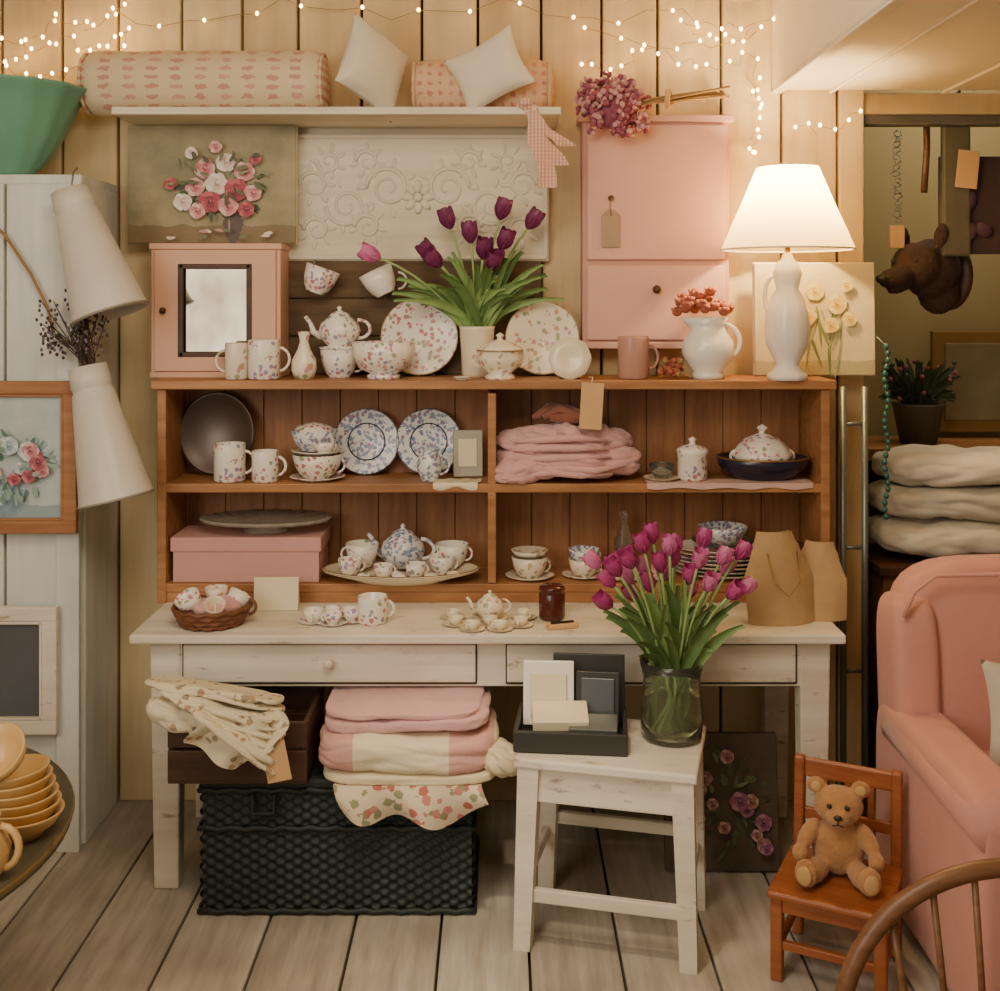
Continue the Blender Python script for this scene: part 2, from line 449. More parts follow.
# ------------------------------------------------------------------ table
b = B('console_table', (0, 0, 0))
b.box((-.035, 3.56, .7365), (2.035, .60, .027), chalkP, bev=.006)
for lx in (-.963, .907):
    for ly in (3.345, 3.80):
        b.box((lx, ly, .362), (.088, .075, .722), chalkP, tap=.8, bev=.005)
b.box((-.03, 3.325, .653), (1.8, .025, .132), chalkP)
b.box((-.03, 3.80, .653), (1.8, .025, .132), creamP)
for lx in (-.963, .907): b.box((lx, 3.57, .653), (.03, .42, .132), creamP)
b.box((-.49, 3.309, .655), (.84, .014, .108), chalkP, bev=.004)
b.box((.435, 3.309, .655), (.83, .014, .108), chalkP, bev=.004)
for kx in (-.49, .435): b.lathe([(.0001, .03), (.012, .028), (.015, .018), (.007, .01), (.007, 0)], creamP, (kx, 3.303, .66), (pi/2, 0, 0), 14)
for e in ((-.49, .713, .84), (-.49, .597, .84), (.435, .713, .83), (.435, .597, .83)): b.box((e[0], 3.311, e[1]), (e[2], .006, .004), gapM, bev=0)
for e in (-.912, -.068, .018, .852): b.box((e, 3.311, .655), (.004, .006, .116), gapM, bev=0)
b.done()

# ------------------------------------------------------------------ shelf unit
b = B('pine_shelf_unit')
b.box((-.02, 3.725, 1.435), (2.14, .28, .028), pine)
b.box((-.02, 3.725, 1.11), (2.06, .24, .028), pine)
b.box((-.02, 3.725, .797), (2.06, .24, .026), pine)
b.box((-.02, 3.62, .767), (2.06, .02, .034), pine)
for sx in (-1.06, 1.02): b.box((sx, 3.725, 1.085), (.028, .25, .67), pine)
b.box((-.025, 3.72, 1.265), (.026, .235, .285), pine)
b.box((-.025, 3.72, .955), (.026, .235, .285), pine)
x = -1.045
while x < 1.0:
    b.box((x+.063, 3.852, 1.09), (.126, .012, .66), pineV, bev=.0025); x += .128
b.done()
b = B('pink_shelf_runner')
b.grid(lambda u, v: (.46+u*.52, 3.5965-.002*sin(u*30), 1.128-v*(.018+.003*sin(u*23))), 60, 3, lace)
b.grid(lambda u, v: (.46+u*.52, 3.5965+v*.08, 1.1285), 20, 2, lace)
b.done()

# ------------------------------------------------------------------ top wall shelf and bolsters
b = B('wall_shelf')
b.box((-.51, 3.74, 2.29), (1.4, .32, .024), creamP)
b.box((-.51, 3.885, 2.25), (1.36, .02, .06), creamP)
b.done()
def bolster(name, loc, ln, r, mat):
    b = B(name, loc)
    n = 40
    sd = Vector((R(0, 9), R(0, 9), 3))
    prof = [(.0001, -ln/2), (r*.3, -ln/2-.005), (r*.8, -ln/2+.005), (r*.97, -ln/2+.03)] + [(r, -ln/2+.05+(ln-.1)*i/n) for i in range(n+1)] + [(r*.97, ln/2-.03), (r*.8, ln/2-.005), (r*.3, ln/2+.005), (.0001, ln/2)]
    b.lathe(prof, mat, (0, 0, 0), (0, pi/2, 0), 48, mod=lambda a, z, q: 1+.14*(min(.3, abs(noise.noise(Vector((z*7, cos(a)*1.6, sin(a)*1.6))+sd)))-.18))
    for sg in (-1, 1): b.tube([(sg*(ln/2-.01), r*.9*cos(a), r*.9*sin(a)) for a in [2*pi*i/24 for i in range(25)]], .006, mat, 6)
    return b.done()
bolster('bolster_cushion', (-.96, 3.765, 2.408), .79, .105, bolM)
bolster('bolster_cushion.001', (-.06, 3.79, 2.395), .46, .093, bol2)
b = B('white_cushion', (-.405, 3.675, 2.442)); b.pillow((0, 0, 0), (.26, .26, .12), linen, (pi/2-.1, .42, .85)); b.done()
b = B('white_cushion.001', (-.035, 3.648, 2.425)); b.pillow((0, 0, 0), (.25, .20, .09), linen, (pi/2+.1, -.42, -.35)); b.done()
b = B('gingham_ribbon', (.07, 3.573, 2.303))
def rb(o, ln, sx):
    b.grid(lambda u, v: (o+sx*v+.030*(u-.5)*(1+v)+.01*sin(v*9+o*40), -.004+.012*sin(v*7+u*2), .006-v*ln), 4, 18, gingham)
rb(0, .19, .11); rb(.02, .26, .06); rb(-.01, .13, .14)
b.ell((.01, 0.01, .012), (.05, .04, .03), gingham); b.box((.01, .05, .003), (.03, .1, .004), gingham)
b.done()

# carved white panel
b = B('carved_plaster_panel', (-.275, 3.868, 2.045))
W, H = .88, .43
b.box((0, 0, 0), (W, .02, H), creamP, bev=.006)
wp = plain('plaster_white', '#d9d1be', .8, .12, 10, .2)
for (cx, cz, sx, sz) in ((0, H/2-.012, W-.02, .014), (0, -H/2+.012, W-.02, .014), (-W/2+.012, 0, .014, H-.02), (W/2-.012, 0, .014, H-.02)):
    b.box((cx, -.012, cz), (sx, .012, sz), wp, bev=.004)
for sg in (-1, 1):
    for (cx, cz, r0, tn, dr) in ((.1, .03, .075, 1.7, 1), (.24, -.03, .07, 1.6, -1), (.35, .04, .05, 1.4, 1), (.17, -.1, .045, 1.4, 1), (.3, .12, .04, 1.3, -1), (.17, .12, .04, 1.3, 1), (.34, -.11, .045, 1.3, 1)):
        pts = [(sg*(cx+r0*(1-t*.8)*cos(dr*t*tn*2*pi)), -.010, cz+r0*(1-t*.8)*sin(dr*t*tn*2*pi)) for t in [i/26 for i in range(27)]]
        b.tube(pts, [.008*(1-.5*i/26) for i in range(27)], wp, 6)
        for k in range(7):
            a = k*.9+cx*9
            b.ell((sg*(cx+r0*1.15*cos(a)), -.009, cz+r0*1.15*sin(a)), (.036, .014, .016), wp, (0, -a*sg, 0), 8)
for k in range(8):
    a = k*pi/4; b.ell((.035*cos(a), -.012, .0+.035*sin(a)), (.045, .018, .026), wp, (0, -a, 0), 8)
b.ell((0, -.015, 0), (.03, .02, .03), wp)
b.done()
b = B('reclaimed_back_board', (-.29, 3.872, 1.642))
for k in range(3): b.box((0, 0, -.127+k*.127), (.86, .02, .124), wood('barn_board_%d' % k, '#4e3d2c', '#71593f', 0, 4, .8, .4), bev=.004)
b.done()
for k, (cx, cz, m_) in enumerate(((-.61, 1.745, chA), (-.375, 1.74, white))):
    b = B('hanging_teacup' + ('' if k == 0 else '.001'), (cx, 3.785, cz))
    cup(b, (0, 0, -.02), .058, .085, m_, -pi/2+.6+k*1.5, rr=(0, .35-.8*k, 0))
    b.tube([(.0, .065, .085), (.0, .0, .085), (.0, -.01, .07), (0.005, -.02, .05)], .003, metalG)
    b.done()

# ------------------------------------------------------------------ painting, peach cabinet
b = B('peach_wall_cabinet', (-.917, 3.785, 1.449))
w, h, d = .418, .434, .16
b.box((0, .07, h/2), (w, .012, h), peach)
for sg in (-1, 1): b.box((sg*(w/2-.008), 0, h/2), (.016, d-.01, h-.02), peach)
b.box((0, 0, .01), (w+.006, d, .02), peach); b.box((0, 0, h-.01), (w+.01, d+.006, .02), peach)
for sg in (-1, 1): b.box((sg*.155, -.078, h/2), (.082, .018, h-.042), peach)
b.box((0, -.078, .046), (.24, .018, .05), peach); b.box((0, -.078, h-.046), (.24, .018, .05), peach)
b.box((0, -.068, h/2), (.235, .006, .30), mirrorM, bev=0)
for sg in (-1, 1): b.box((sg*.110, -.084, h/2), (.018, .014, .3), darkw)
for zz in (.076, .359): b.box((0, -.084, zz), (.23, .014, .016), darkw)
b.ell((-.165, -.098, h/2), (.022, .022, .022), darkw)
b.done()
b = B('flower_painting', (-.95, 3.80, 2.081))
b.box((0, 0, 0), (.555, .024, .39), canvas('painting_bg_olive', '#7f7a5c', '#a89a76', '#77603f', -.12), bev=.003)
b.box((0, .006, 0), (.56, .018, .395), creamP, bev=.003)
D = Daubs(b, -.0125)
gr = ['#6c7450', '#59643f', '#84885e', '#4a4f38']
D.vase(.07, -.135, .06, .09, '#5a4a44', '#9a8a80')
D.foliage(.04, -.01, .15, .10, 70, gr)
pk = ['#e6bdb4', '#d58f90', '#c46a72', '#96404e']; wt = ['#efe4d6', '#e3d0c2', '#d8b8aa', '#b98f80']; rd = ['#c4606a', '#a8404e', '#8c3040', '#5e2430']
for (x_, z_, r_, c_) in ((-.02, .05, .036, pk), (.05, .07, .034, wt), (.11, .04, .036, pk), (.02, 0, .04, wt), (.085, -.02, .042, rd), (-.05, -.01, .034, pk), (.14, -.03, .03, pk), (-.09, -.06, .032, wt), (.0, -.06, .04, rd), (.06, -.075, .034, pk), (-.13, -.0, .022, rd), (-.06, .10, .022, wt), (.02, .12, .022, pk), (.15, .08, .02, rd), (-.04, -.09, .028, pk), (.12, -.085, .028, rd)): D.rose(x_, z_, r_, c_)
D.foliage(.04, -.0, .17, .13, 22, gr)
for k in range(9): D.d(R(-.14, .2), R(-.18, -.15), .03, .01, R(-.3, .3), random.choice(['#c48a88', '#e0cfc0', '#6c7450']))
b.done()

# ------------------------------------------------------------------ pink cabinet
b = B('pink_wall_cabinet', (.515, 3.85, 1.925))
w, h = .485, .745
b.box((0, 0, 0), (w, .096, h), pinkD, bev=.004)
b.box((0, -.054, .13), (w-.03, .014, h-.30), pinkP, bev=.004)
b.box((0, -.054, -.235), (w-.03, .014, .245), pinkP, bev=.004)
b.box((0, -.005, h/2+.002), (w+.03, .11, .022), pinkP)
b.box((0, -.005, -h/2-.002), (w+.03, .11, .022), pinkP)
b.ell((0, -.075, -.19), (.028, .028, .028), darkw)
b.ell((-.15, -.068, .11), (.02, .02, .02), darkw)
b.tube([(-.15, -.076, .11), (-.155, -.076, .08), (-.15, -.072, .05)], .0015, stemB, 5)
tg = plain('tag_grey', '#a08a74', .8)
b.box((-.15, -.066, .0), (.062, .003, .105), tg, bev=.001)
b.add([(-.181, -.0665, .0525), (-.119, -.0665, .0525), (-.138, -.0665, .072), (-.162, -.0665, .072)], [[0, 1, 2, 3]], tg, False)
b.done()
b = B('dried_hydrangea_bunch', (.36, 3.70, 2.30))
for k in range(130):
    v = Vector((R(-1, 1), R(-1, 1), R(-1, 1)))
    if v.length > 1 or v.length < .4: continue
    v.normalize(); v *= R(.8, 1.08)
    p = Vector((v.x*.115, v.y*.07, v.z*.09+.02-.02*v.x))
    for q in range(4):
        a = q*pi/2+R(0, 1)
        b.ell(p+Vector((cos(a)*.012, -.005, sin(a)*.012)), (.022, .012, .022), hyd if R(0, 1) < .5 else hydL, (R(0, 3), R(0, 3), 0), 6)
for k in range(16): b.tube([(.02, R(-.02, .02), .02), (.15, R(-.03, .03), .04+R(-.01, .01)), (.3+R(0, .12), R(-.04, .05), .04+R(0, .05)), ], .004, stemB, 5)
b.tube([(.17, -.05, .03), (.18, -.01, .07), (.2, .03, .04), (.18, 0, .02), (.17, -.05, .03)], .009, kraft)
b.ell((0, .0, .02), (.17, .1, .14), hyd)
b.done()

# ------------------------------------------------------------------ lamp
shadeM = bpy.data.materials.new('lampshade_fabric'); shadeM.use_nodes = True
nt = shadeM.node_tree; nt.nodes.clear()
o = nt.nodes.new('ShaderNodeOutputMaterial'); d1 = nt.nodes.new('ShaderNodeBsdfDiffuse'); t1 = nt.nodes.new('ShaderNodeBsdfTranslucent'); mx = nt.nodes.new('ShaderNodeMixShader')
d1.inputs[0].default_value = C('#f0d8a4'); t1.inputs[0].default_value = C('#ffedb8'); mx.inputs[0].default_value = .7
nz_ = nt.nodes.new('ShaderNodeTexNoise'); nz_.inputs['Scale'].default_value = 80
bp = nt.nodes.new('ShaderNodeBump'); bp.inputs['Strength'].default_value = .15
L(nt, nz_.outputs[0], bp.inputs['Height']); L(nt, bp.outputs[0], d1.inputs['Normal'])
L(nt, d1.outputs[0], mx.inputs[1]); L(nt, t1.outputs[0], mx.inputs[2]); L(nt, mx.outputs[0], o.inputs[0])
bulbM, nt, bs, tc = base_mat('bulb_glow'); bs.inputs['Emission Color'].default_value = (1, .75, .4, 1); bs.inputs['Emission Strength'].default_value = 20
bulbF, nt, bs, tc = base_mat('fairy_glow'); bs.inputs['Emission Color'].default_value = (1, .58, .18, 1); bs.inputs['Emission Strength'].default_value = 28
b = B('table_lamp', (.906, 3.625, 1.449))
b.lathe([(.0001, 0), (.062, 0), (.064, .018), (.045, .03), (.035, .05), (.045, .07), (.066, .11), (.07, .16), (.066, .21), (.05, .26), (.034, .285), (.04, .31), (.046, .335), (.035, .365), (.02, .38), (.012, .40), (.0001, .40)], white, mod=lambda a, z, r: 1+.03*cos(10*a))
handle(b, (0, 0, .2), .05, .14, 2.6, white, .007, 0, .9, .2)
b.tube([(0, 0, .39), (0, 0, .50)], .008, gold)
b.ell((0, 0, .525), (.05, .05, .07), bulbM)
b.lathe([(.205, .41), (.178, .475), (.14, .56), (.095, .67)], shadeM, seg=48, mod=lambda a, z, r: 1+.008*cos(24*a))
for (r_, z_) in ((.205, .41), (.094, .67)): b.tube([(r_*cos(a), r_*sin(a), z_) for a in [2*pi*i/40 for i in range(41)]], .003, cream, 6)
for k in range(3):
    a = k*2.09; b.tube([(0, 0, .60), (.092*cos(a), .092*sin(a), .665)], .002, gold, 5)
b.done()
lt = bpy.data.lights.new('lamp_bulb_light', 'POINT'); lt.energy = 30; lt.color = (1, .70, .34); lt.shadow_soft_size = .03
lo = bpy.data.objects.new('lamp_bulb_light', lt); lo.location = (.906, 3.625, 2.03); bpy.context.scene.collection.objects.link(lo)

b = B('daffodil_canvas', (1.035, 3.79, 1.637))
b.box((0, 0, 0), (.395, .022, .37), canvas('painting_bg_cream', '#c9b788', '#dccb9c', '#ab9a6c', -.12), (-.04, 0, 0)); b.box((0, .008, 0), (.40, .018, .374), creamP, (-.04, 0, 0))
D = Daubs(b, -.0125, .04)
for k in range(22): D.d(R(-.1, .1), R(-.14, .02), R(.006, .01), R(.08, .15), R(-.4, .4), random.choice(['#8f9a62', '#a3a672', '#78844e']))
ye = ['#ecd98a', '#e2c466', '#d8ae48', '#b98430']
for (x_, z_, r_) in ((-.08, .06, .035), (.0, .09, .032), (.07, .05, .036), (-.03, .01, .035), (.05, -.02, .028), (-.1, -.02, .026), (.11, .0, .026), (.1, .11, .022)): D.rose(x_, z_, r_, ye)
b.done()

# fairy lights
b = B('fairy_lights')
wire = plain('fairy_wire', '#8d7648', .6)
def strand(pts, n):
    P = [Vector(p) for p in pts]; out = []
    for i in range(n+1):
        t = i/n*(len(P)-1); k = min(int(t), len(P)-2); f = t-k
        q = P[k].lerp(P[k+1], f)+Vector((R(-.02, .02), R(-.01, .01), -.05*sin(f*pi)+R(-.02, .02)))
        out.append(q)
    b.tube(out, .0012, wire, 5)
    for q in out[::2]: b.ell(q-Vector((0, .008, 0)), (.011, .011, .014), bulbF, seg=8)
strand([(-1.75, 3.86, 2.62), (-1.45, 3.86, 2.58), (-1.25, 3.86, 2.62), (-1.33, 3.86, 2.5), (-1.7, 3.86, 2.5), (-1.5, 3.86, 2.66), (-1.25, 3.86, 2.68)], 80)
strand([(-1.3, 3.86, 2.66), (-.7, 3.86, 2.71), (0, 3.86, 2.70), (.6, 3.86, 2.68), (.9, 3.86, 2.66)], 30)
strand([(.28, 3.86, 2.5), (.5, 3.86, 2.56), (.85, 3.86, 2.52), (.86, 3.86, 2.36), (.84, 3.87, 2.2)], 50)
strand([(.3, 3.86, 2.60), (.86, 3.86, 2.6), (.6, 3.86, 2.64)], 24)
strand([(1.0, 3.87, 2.3), (1.2, 3.87, 2.34)], 10)
b.done()

# ------------------------------------------------------------------ items on top of shelf unit
Z = 1.4495
b = B('china_mug', (-.834, 3.64, Z)); mug(b, (0, 0, 0), .036, .115, chC, pi); b.done()
b = B('rose_jug', (-.748, 3.645, Z)); mug(b, (0, 0, 0), .05, .125, chA, .1); b.done()
b = B('bud_vase', (-.622, 3.65, Z)); b.lathe([(.0001, 0), (.03, 0), (.040, .03), (.038, .06), (.02, .095), (.013, .12), (.02, .15), (.017, .15), (.01, .12), (.0001, .1)], chC); b.done()
b = B('stacked_teapot_and_cup', (-.52, 3.73, Z))
cup(b, (0, 0, 0), .064, .09, chA, .0); b.lathe([(.0001, .09), (.062, .09), (.068, .098), (.0001, .105)], chA); teapot(b, (0, 0, .10), .068, chA, pi); b.done()
b = B('footed_bowl', (-.37, 3.655, Z))
b.lathe([(.0001, 0), (.05, 0), (.052, .012), (.042, .018), (.078, .035), (.096, .075), (.1, .118), (.095, .118), (.09, .075), (.05, .03), (.0001, .028)], chA, mod=lambda a, z, r: 1+.02*cos(12*a)); b.done()
b = B('patterned_plate', (-.265, 3.80, Z+.128)); plate(b, (0, 0, 0), .127, chD, (pi/2-.12, 0, 0), rim=gold)
b.tube([(-.05, -.02, -.126), (0, .03, -.126), (.05, -.02, -.126)], .004, darkw); b.done()
b = B('cream_plate', (.14, 3.81, Z+.124)); plate(b, (0, 0, 0), .122, chC, (pi/2-.12, 0, 0), rim=gold)
b.tube([(-.05, -.02, -.122), (0, .03, -.122), (.05, -.02, -.122)], .004, darkw); b.done()
b = B('scalloped_saucer', (.222, 3.67, Z+.063))
b.lathe([(.0001, 0), (.035, 0), (.066, .012), (.066, .015), (.034, .006), (.0001, .004)], cream, (0, 0, 0), (pi/2-.2, 0, 0), 40, mod=lambda a, z, r: 1+.04*abs(cos(4*a)))
b.tube([(-.03, -.02, -.062), (0, .02, -.062), (.03, -.02, -.062)], .003, darkw); b.done()

b = B('purple_tulips_in_pot', (-.075, 3.755, Z))
b.lathe([(.0001, 0), (.045, 0), (.05, .01), (.052, .08), (.057, .155), (.06, .165), (.054, .165), (.048, .08), (.0001, .08)], cream)
heads = [(-.31, -.08, .385), (-.135, -.05, .385), (-.085, -.02, .485), (.02, -.06, .385), (.075, -.02, .515), (.078, -.06, .415), (.165, -.03, .485), (-.02, 0, .44), (.045, -.08, .35), (-.115, -.09, .36)]
for k, hp in enumerate(heads):
    mouth = Vector((hp[0]*.1, -.0, .15))
    d_ = stem(b, mouth, hp, (hp[0]*-.1, 0, .05), .004, greenD)
    tulip(b, Vector(hp)-d_*.005, d_, .062, purple if k else magL, .5)
for k in range(44):
    a = R(-1.2, 1.2); ln = R(.18, .34)
    e = Vector((sin(a)*ln*.95, R(-.11, .03), .14+cos(a)*ln*.9))
    leaf(b, (R(-.03, .03), R(-.02, .02), .14), e, (sin(a)*-.03, 0, .07), R(.010, .017), green if k % 3 else green2)
b.done()
b = B('sugar_tureen', (0, 3.63, Z))
b.lathe([(.0001, 0), (.045, 0), (.047, .01), (.035, .02), (.065, .045), (.073, .07), (.07, .088), (.074, .092), (.06, .105), (.03, .12), (.01, .126), (.008, .132), (.013, .14), (.0001, .148)], chC, mod=lambda a, z, r: 1+.03*cos(8*a))
handle(b, (0, 0, 0), .068, .1, 0, chC, .005, .4, .85, .25); handle(b, (0, 0, 0), .068, .1, pi, chC, .005, .4, .85, .25)
b.tube([(.074*cos(a), .074*sin(a), .092) for a in [2*pi*i/30 for i in range(31)]], .002, gold, 5)
b.done()
b = B('saucer_stack', (-.12, 3.61, Z)); plate(b, (0, 0, 0), .03, white); plate(b, (0, 0, .006), .028, white); b.done()
b = B('price_tag', (.285, 3.578, 1.375))
b.box((0, 0, -.005), (.07, .002, .145), kraft, (0, .06, 0), .001); b.tube([(0, 0, .06), (.003, .0, .085), (-.004, .012, .0835), (.0, .05, .0785)], .0015, cream, 5)
b.done()
b = B('pink_glass_tankard', (.425, 3.665, Z)); mug(b, (0, 0, 0), .05, .135, plain('pink_pressed_glass', '#d3a592', .2, .1, trans=.35), .2); b.done()
b = B('dried_flower_posy', (.545, 3.665, Z))
for k in range(30):
    b.ell((R(-.035, .035), R(-.03, .03), R(.012, .06)), (.022, .022, .018), rose_dry if k % 3 else stemB, (R(0, 3), 0, 0), 7)
b.tube([(.01, 0, .03), (.05, -.03, .012), (.06, -.04, .008)], .004, stemB)
b.done()
b = B('pitcher_with_dried_roses', (.665, 3.675, Z))
b.lathe([(.0001, 0), (.05, 0), (.052, .012), (.045, .022), (.07, .05), (.083, .085), (.078, .12), (.055, .155), (.052, .172), (.066, .195), (.062, .195), (.048, .172), (.04, .15), (.0001, .14)], white, mod=lambda a, z, r: 1+(.35*max(0, cos(a-pi))**6 if z > .165 else .02*cos(12*a)))
handle(b, (0, 0, 0), .05, .19, 0, white, .008, .3, .92, .3)
for k in range(34):
    a = R(0, 6.28); rr = sqrt(R(0, 1))*.09
    c0 = (rr*cos(a)-.015, rr*sin(a)*.7, .205+R(0, .03)+.05*(1-(rr/.09)**2))
    b.ell(c0, (.034, .034, .03), rose_dry, (R(0, 1), 0, 0), 9)
    for q in range(6):
        aa = q*1.05+R(0, .5); b.ell(Vector(c0)+Vector((.013*cos(aa), .013*sin(aa), .007)), (.018, .018, .012), rose_edge if q % 2 else rose_dry, (R(0, 1), R(0, 1), 0), 6)
b.done()

# ------------------------------------------------------------------ middle shelf
Z = 1.1245
b = B('oval_silver_tray', (-.93, 3.79, Z+.137))
b.lathe([(.0001, 0), (.8, 0), (.84, .02), (1, .09), (1, .13), (.94, .13), (.82, .06), (.0001, .05)], plain('tarnished_tray', '#4c3c30', .3, .3, 8, metal=.3), (0, 0, 0), (pi/2-.1, 0, 0), 40, sc=(.125, .137, .13)); b.done()
b = B('floral_mug', (-.86, 3.66, Z)); mug(b, (0, 0, 0), .05, .12, chA, 0); b.done()
b = B('floral_mug.001', (-.745, 3.65, Z)); mug(b, (0, 0, 0), .042, .098, chA, 0); b.done()
b = B('teacup_stack', (-.585, 3.685, Z))
plate(b, (0, 0, 0), .088, chD); cup(b, (0, 0, .008), .080, .075, chD, 0)
plate(b, (0, 0, .083), .085, chD)
cup(b, (-.01, 0, .095), .074, .065, chB, -.6); b.lathe([(.070, 0), (.055, .03), (.02, .042), (.0001, .043)], chD, (-.01, 0, .14))
cup(b, (.03, -.055, .093), .035, .035, chA, .5)
b.done()
for nm, xx in (('blue_transfer_plate', -.44), ('blue_transfer_plate.001', -.235)):
    b = B(nm, (xx, 3.80, Z+.108)); plate(b, (0, 0, 0), .108, chB, (pi/2-.12, 0, 0), rim=navy)
    b.lathe([(.058, .008), (.060, .010), (.062, .008)], navy, (0, -.001, 0), (pi/2-.12, 0, 0), 40); b.done()
b = B('blue_cream_jug', (-.225, 3.67, Z))
b.lathe([(.0001, 0), (.03, 0), (.028, .01), (.042, .04), (.036, .07), (.026, .085), (.034, .1), (.03, .1), (.02, .08), (.0001, .07)], chB, mod=lambda a, z, r: 1+(.3*max(0, cos(a-pi))**6 if z > .08 else 0)); handle(b, (0, 0, 0), .034, .095, 0, chB); b.done()
b = B('boxed_gift_card', (-.105, 3.75, Z)); b.box((0, 0, .076), (.095, .03, .15), plain('card_grey', '#a9a694', .7), (-.08, 0, .1)); b.box((0, -.018, .08), (.06, .003, .09), paper, (-.08, 0, .1), .001); b.done()
b = B('folded_doily', (-.14, 3.645, Z))
b.grid(lambda u, v: ((u-.5)*.16, (v-.5)*.075-.005, .004+.002*sin(u*20)), 16, 6, paper); b.grid(lambda u, v: ((u-.5)*.14, -.0425-.002*v*8*(1-v), .004-v*.02*(1+.3*sin(u*9))), 16, 6, paper); b.done()
b = B('crumpled_blush_blanket', (.215, 3.705, Z))
b.soft((0, 0, .062), (.45, .235, .115), blushM, (0, 0, 0), 2.8, .022, 7, 34, .013, (7, 9, 26))
b.soft((-.03, .0, .115), (.38, .22, .095), blushM, (0, .08, .08), 2.5, .024, 8, 34, .014, (8, 10, 24))
b.soft((-.13, -.075, .04), (.22, .10, .085), blushM, (0, -.1, .1), 2.5, .018, 10, 24, .012, (10, 10, 24))
b.soft((.07, .0, .135), (.26, .20, .075), blushM, (0, .16, .3), 2.4, .02, 10, 26, .013, (9, 9, 20))
for k in range(5):
    s0 = R(-.18, -.1); b.tube([(s0, -.10, .02+.028*k), (s0+.1, -.122, .03+.028*k+R(-.01, .01)), (s0+.2, -.122, .02+.03*k+R(-.01, .01)), (s0+.3, -.10, .03+.026*k)], [.004, .012, .012, .004], blushM, 8)
b.done()
b = B('velvet_scarf', (.19, 3.70, Z+.182))
vel = plain('velvet_mauve', '#85523f', .9, .3, 20, .4, fuzz=.3)
b.tube([(-.08, -.03, .02), (-.03, .02, .045), (.04, .02, .035), (.08, -.03, .02), (.03, -.05, .015), (-.03, -.04, .02)], [.012, .024, .026, .020, .018, .012], vel, 10, .7)
b.tube([(-.05, -.04, .02), (.0, -.03, .045), (.06, -.04, .02), (.10, -.05, .012)], [.012, .02, .018, .008], vel, 10, .7)
b.done()
b = B('small_dish', (.515, 3.66, Z+.004)); plate(b, (0, 0, 0), .06, chC, rim=gold); cup(b, (0, 0, .006), .04, .045, glass); b.done()
b = B('lidded_pot', (.612, 3.66, Z+.004)); b.lathe([(.0001, 0), (.042, 0), (.047, .008), (.047, .08), (.05, .085), (.05, .095), (.04, .105), (.012, .112), (.008, .12), (.014, .13), (.0001, .138)], chA); b.done()
b = B('tureen_on_navy_dish', (.845, 3.705, Z+.004))
b.lathe([(.0001, 0), (.09, 0), (.105, .006), (.14, .04), (.148, .065), (.143, .068), (.13, .05), (.1, .03), (.0001, .028)], navy, seg=44, sc=(1, .85, 1))
b.lathe([(.143, .066), (.149, .066), (.146, .071), (.143, .066)], gold, seg=44, sc=(1, .85, 1))
b.lathe([(.0001, .03), (.07, .03), (.09, .06), (.095, .078), (.088, .085), (.08, .10), (.055, .125), (.03, .136), (.012, .142), (.01, .15), (.018, .162), (.0001, .172)], chA, mod=lambda a, z, r: 1+.03*cos(8*a))
handle(b, (0, 0, .035), .09, .06, 0, chA, .005, .2, .9, .35); handle(b, (0, 0, .035), .09, .06, pi, chA, .005, .2, .9, .35)
b.done()

# ------------------------------------------------------------------ lower shelf
Z = .8105
b = B('pink_gift_box', (-.80, 3.715, Z)); pb = plain('pink_card', '#cb9a90', .7, .05)
b.box((0, 0, .06), (.46, .19, .12), pb); b.box((0, 0, .12), (.474, .2, .045), pb); b.done()
b = B('glass_cake_plate', (-.755, 3.71, Z+.1435))
b.lathe([(.0001, 0), (.07, 0), (.065, .008), (.05, .014), (.05, .02), (.2, .035), (.21, .045), (.205, .048), (.15, .032), (.0001, .03)], plain('cut_glass', '#d5ccba', .12, .25, 25, .6, trans=.6), seg=48, sc=(1, .62, 1), mod=lambda a, z, r: 1+.03*abs(cos(12*a)))
b.done()
b = B('tea_platter_set', (-.315, 3.66, Z))
plate(b, (0, 0, .0), .25, cream, sc=(1, .56, 1), rim=gold)
for (px_, py, rr_) in ((-.16, -.02, .038), (.13, .0, .042), (.05, -.055, .033), (-.05, -.06, .031)):
    cup(b, (px_, py, .02), rr_, rr_*1.35, chA, .3)
for (px_, py) in ((-.11, -.07), (.0, -.075), (.1, -.07), (.04, -.03), (-.06, .0), (-.01, -.045), (.17, -.04)):
    b.ell((px_, py, .028), (.045, .035, .02), cream if px_ > 0 else chA)
teapot(b, (.0, .07, .026), .072, chB, pi-.2)
cup(b, (-.13, .055, .03), .054, .075, chA, pi); cup(b, (.16, .055, .035), .054, .068, chA, 0)
b.done()
b = B('teacup_and_saucer', (.095, 3.685, Z)); cup(b, (0, 0, 0), .058, .065, chC, .2, .078); b.lathe([(.0001, .066), (.048, .074), (.060, .09), (.057, .09), (.0001, .074)], chC); b.done()
b = B('teacup_and_saucer.001', (.27, 3.70, Z)); cup(b, (0, 0, 0), .05, .055, chC, .2, .07); cup(b, (0, 0, .045), .05, .045, chB, .2); b.done()
b = B('glass_bottle', (.405, 3.76, Z)); b.lathe([(.0001, 0), (.03, 0), (.032, .01), (.032, .11), (.014, .15), (.012, .19), (.016, .2), (.0001, .2)], glass, seg=20); b.done()
b = B('pink_napkins', (.43, 3.665, Z+.003)); b.soft((0, 0, .012), (.20, .09, .022), lace, n=5, nz=.003); b.soft((.0, 0, .03), (.17, .08, .016), plain('napkin_pink', '#d39c90', .9, .1, 10, .3), n=5, nz=.003); b.done()
b = B('dinner_plate_stack', (.72, 3.72, Z))
for k in range(7): plate(b, (R(-.003, .003), 0, k*.013), .125, [white, chB, chC][k % 3], sc=(1.25, .9, 1), rim=gold)
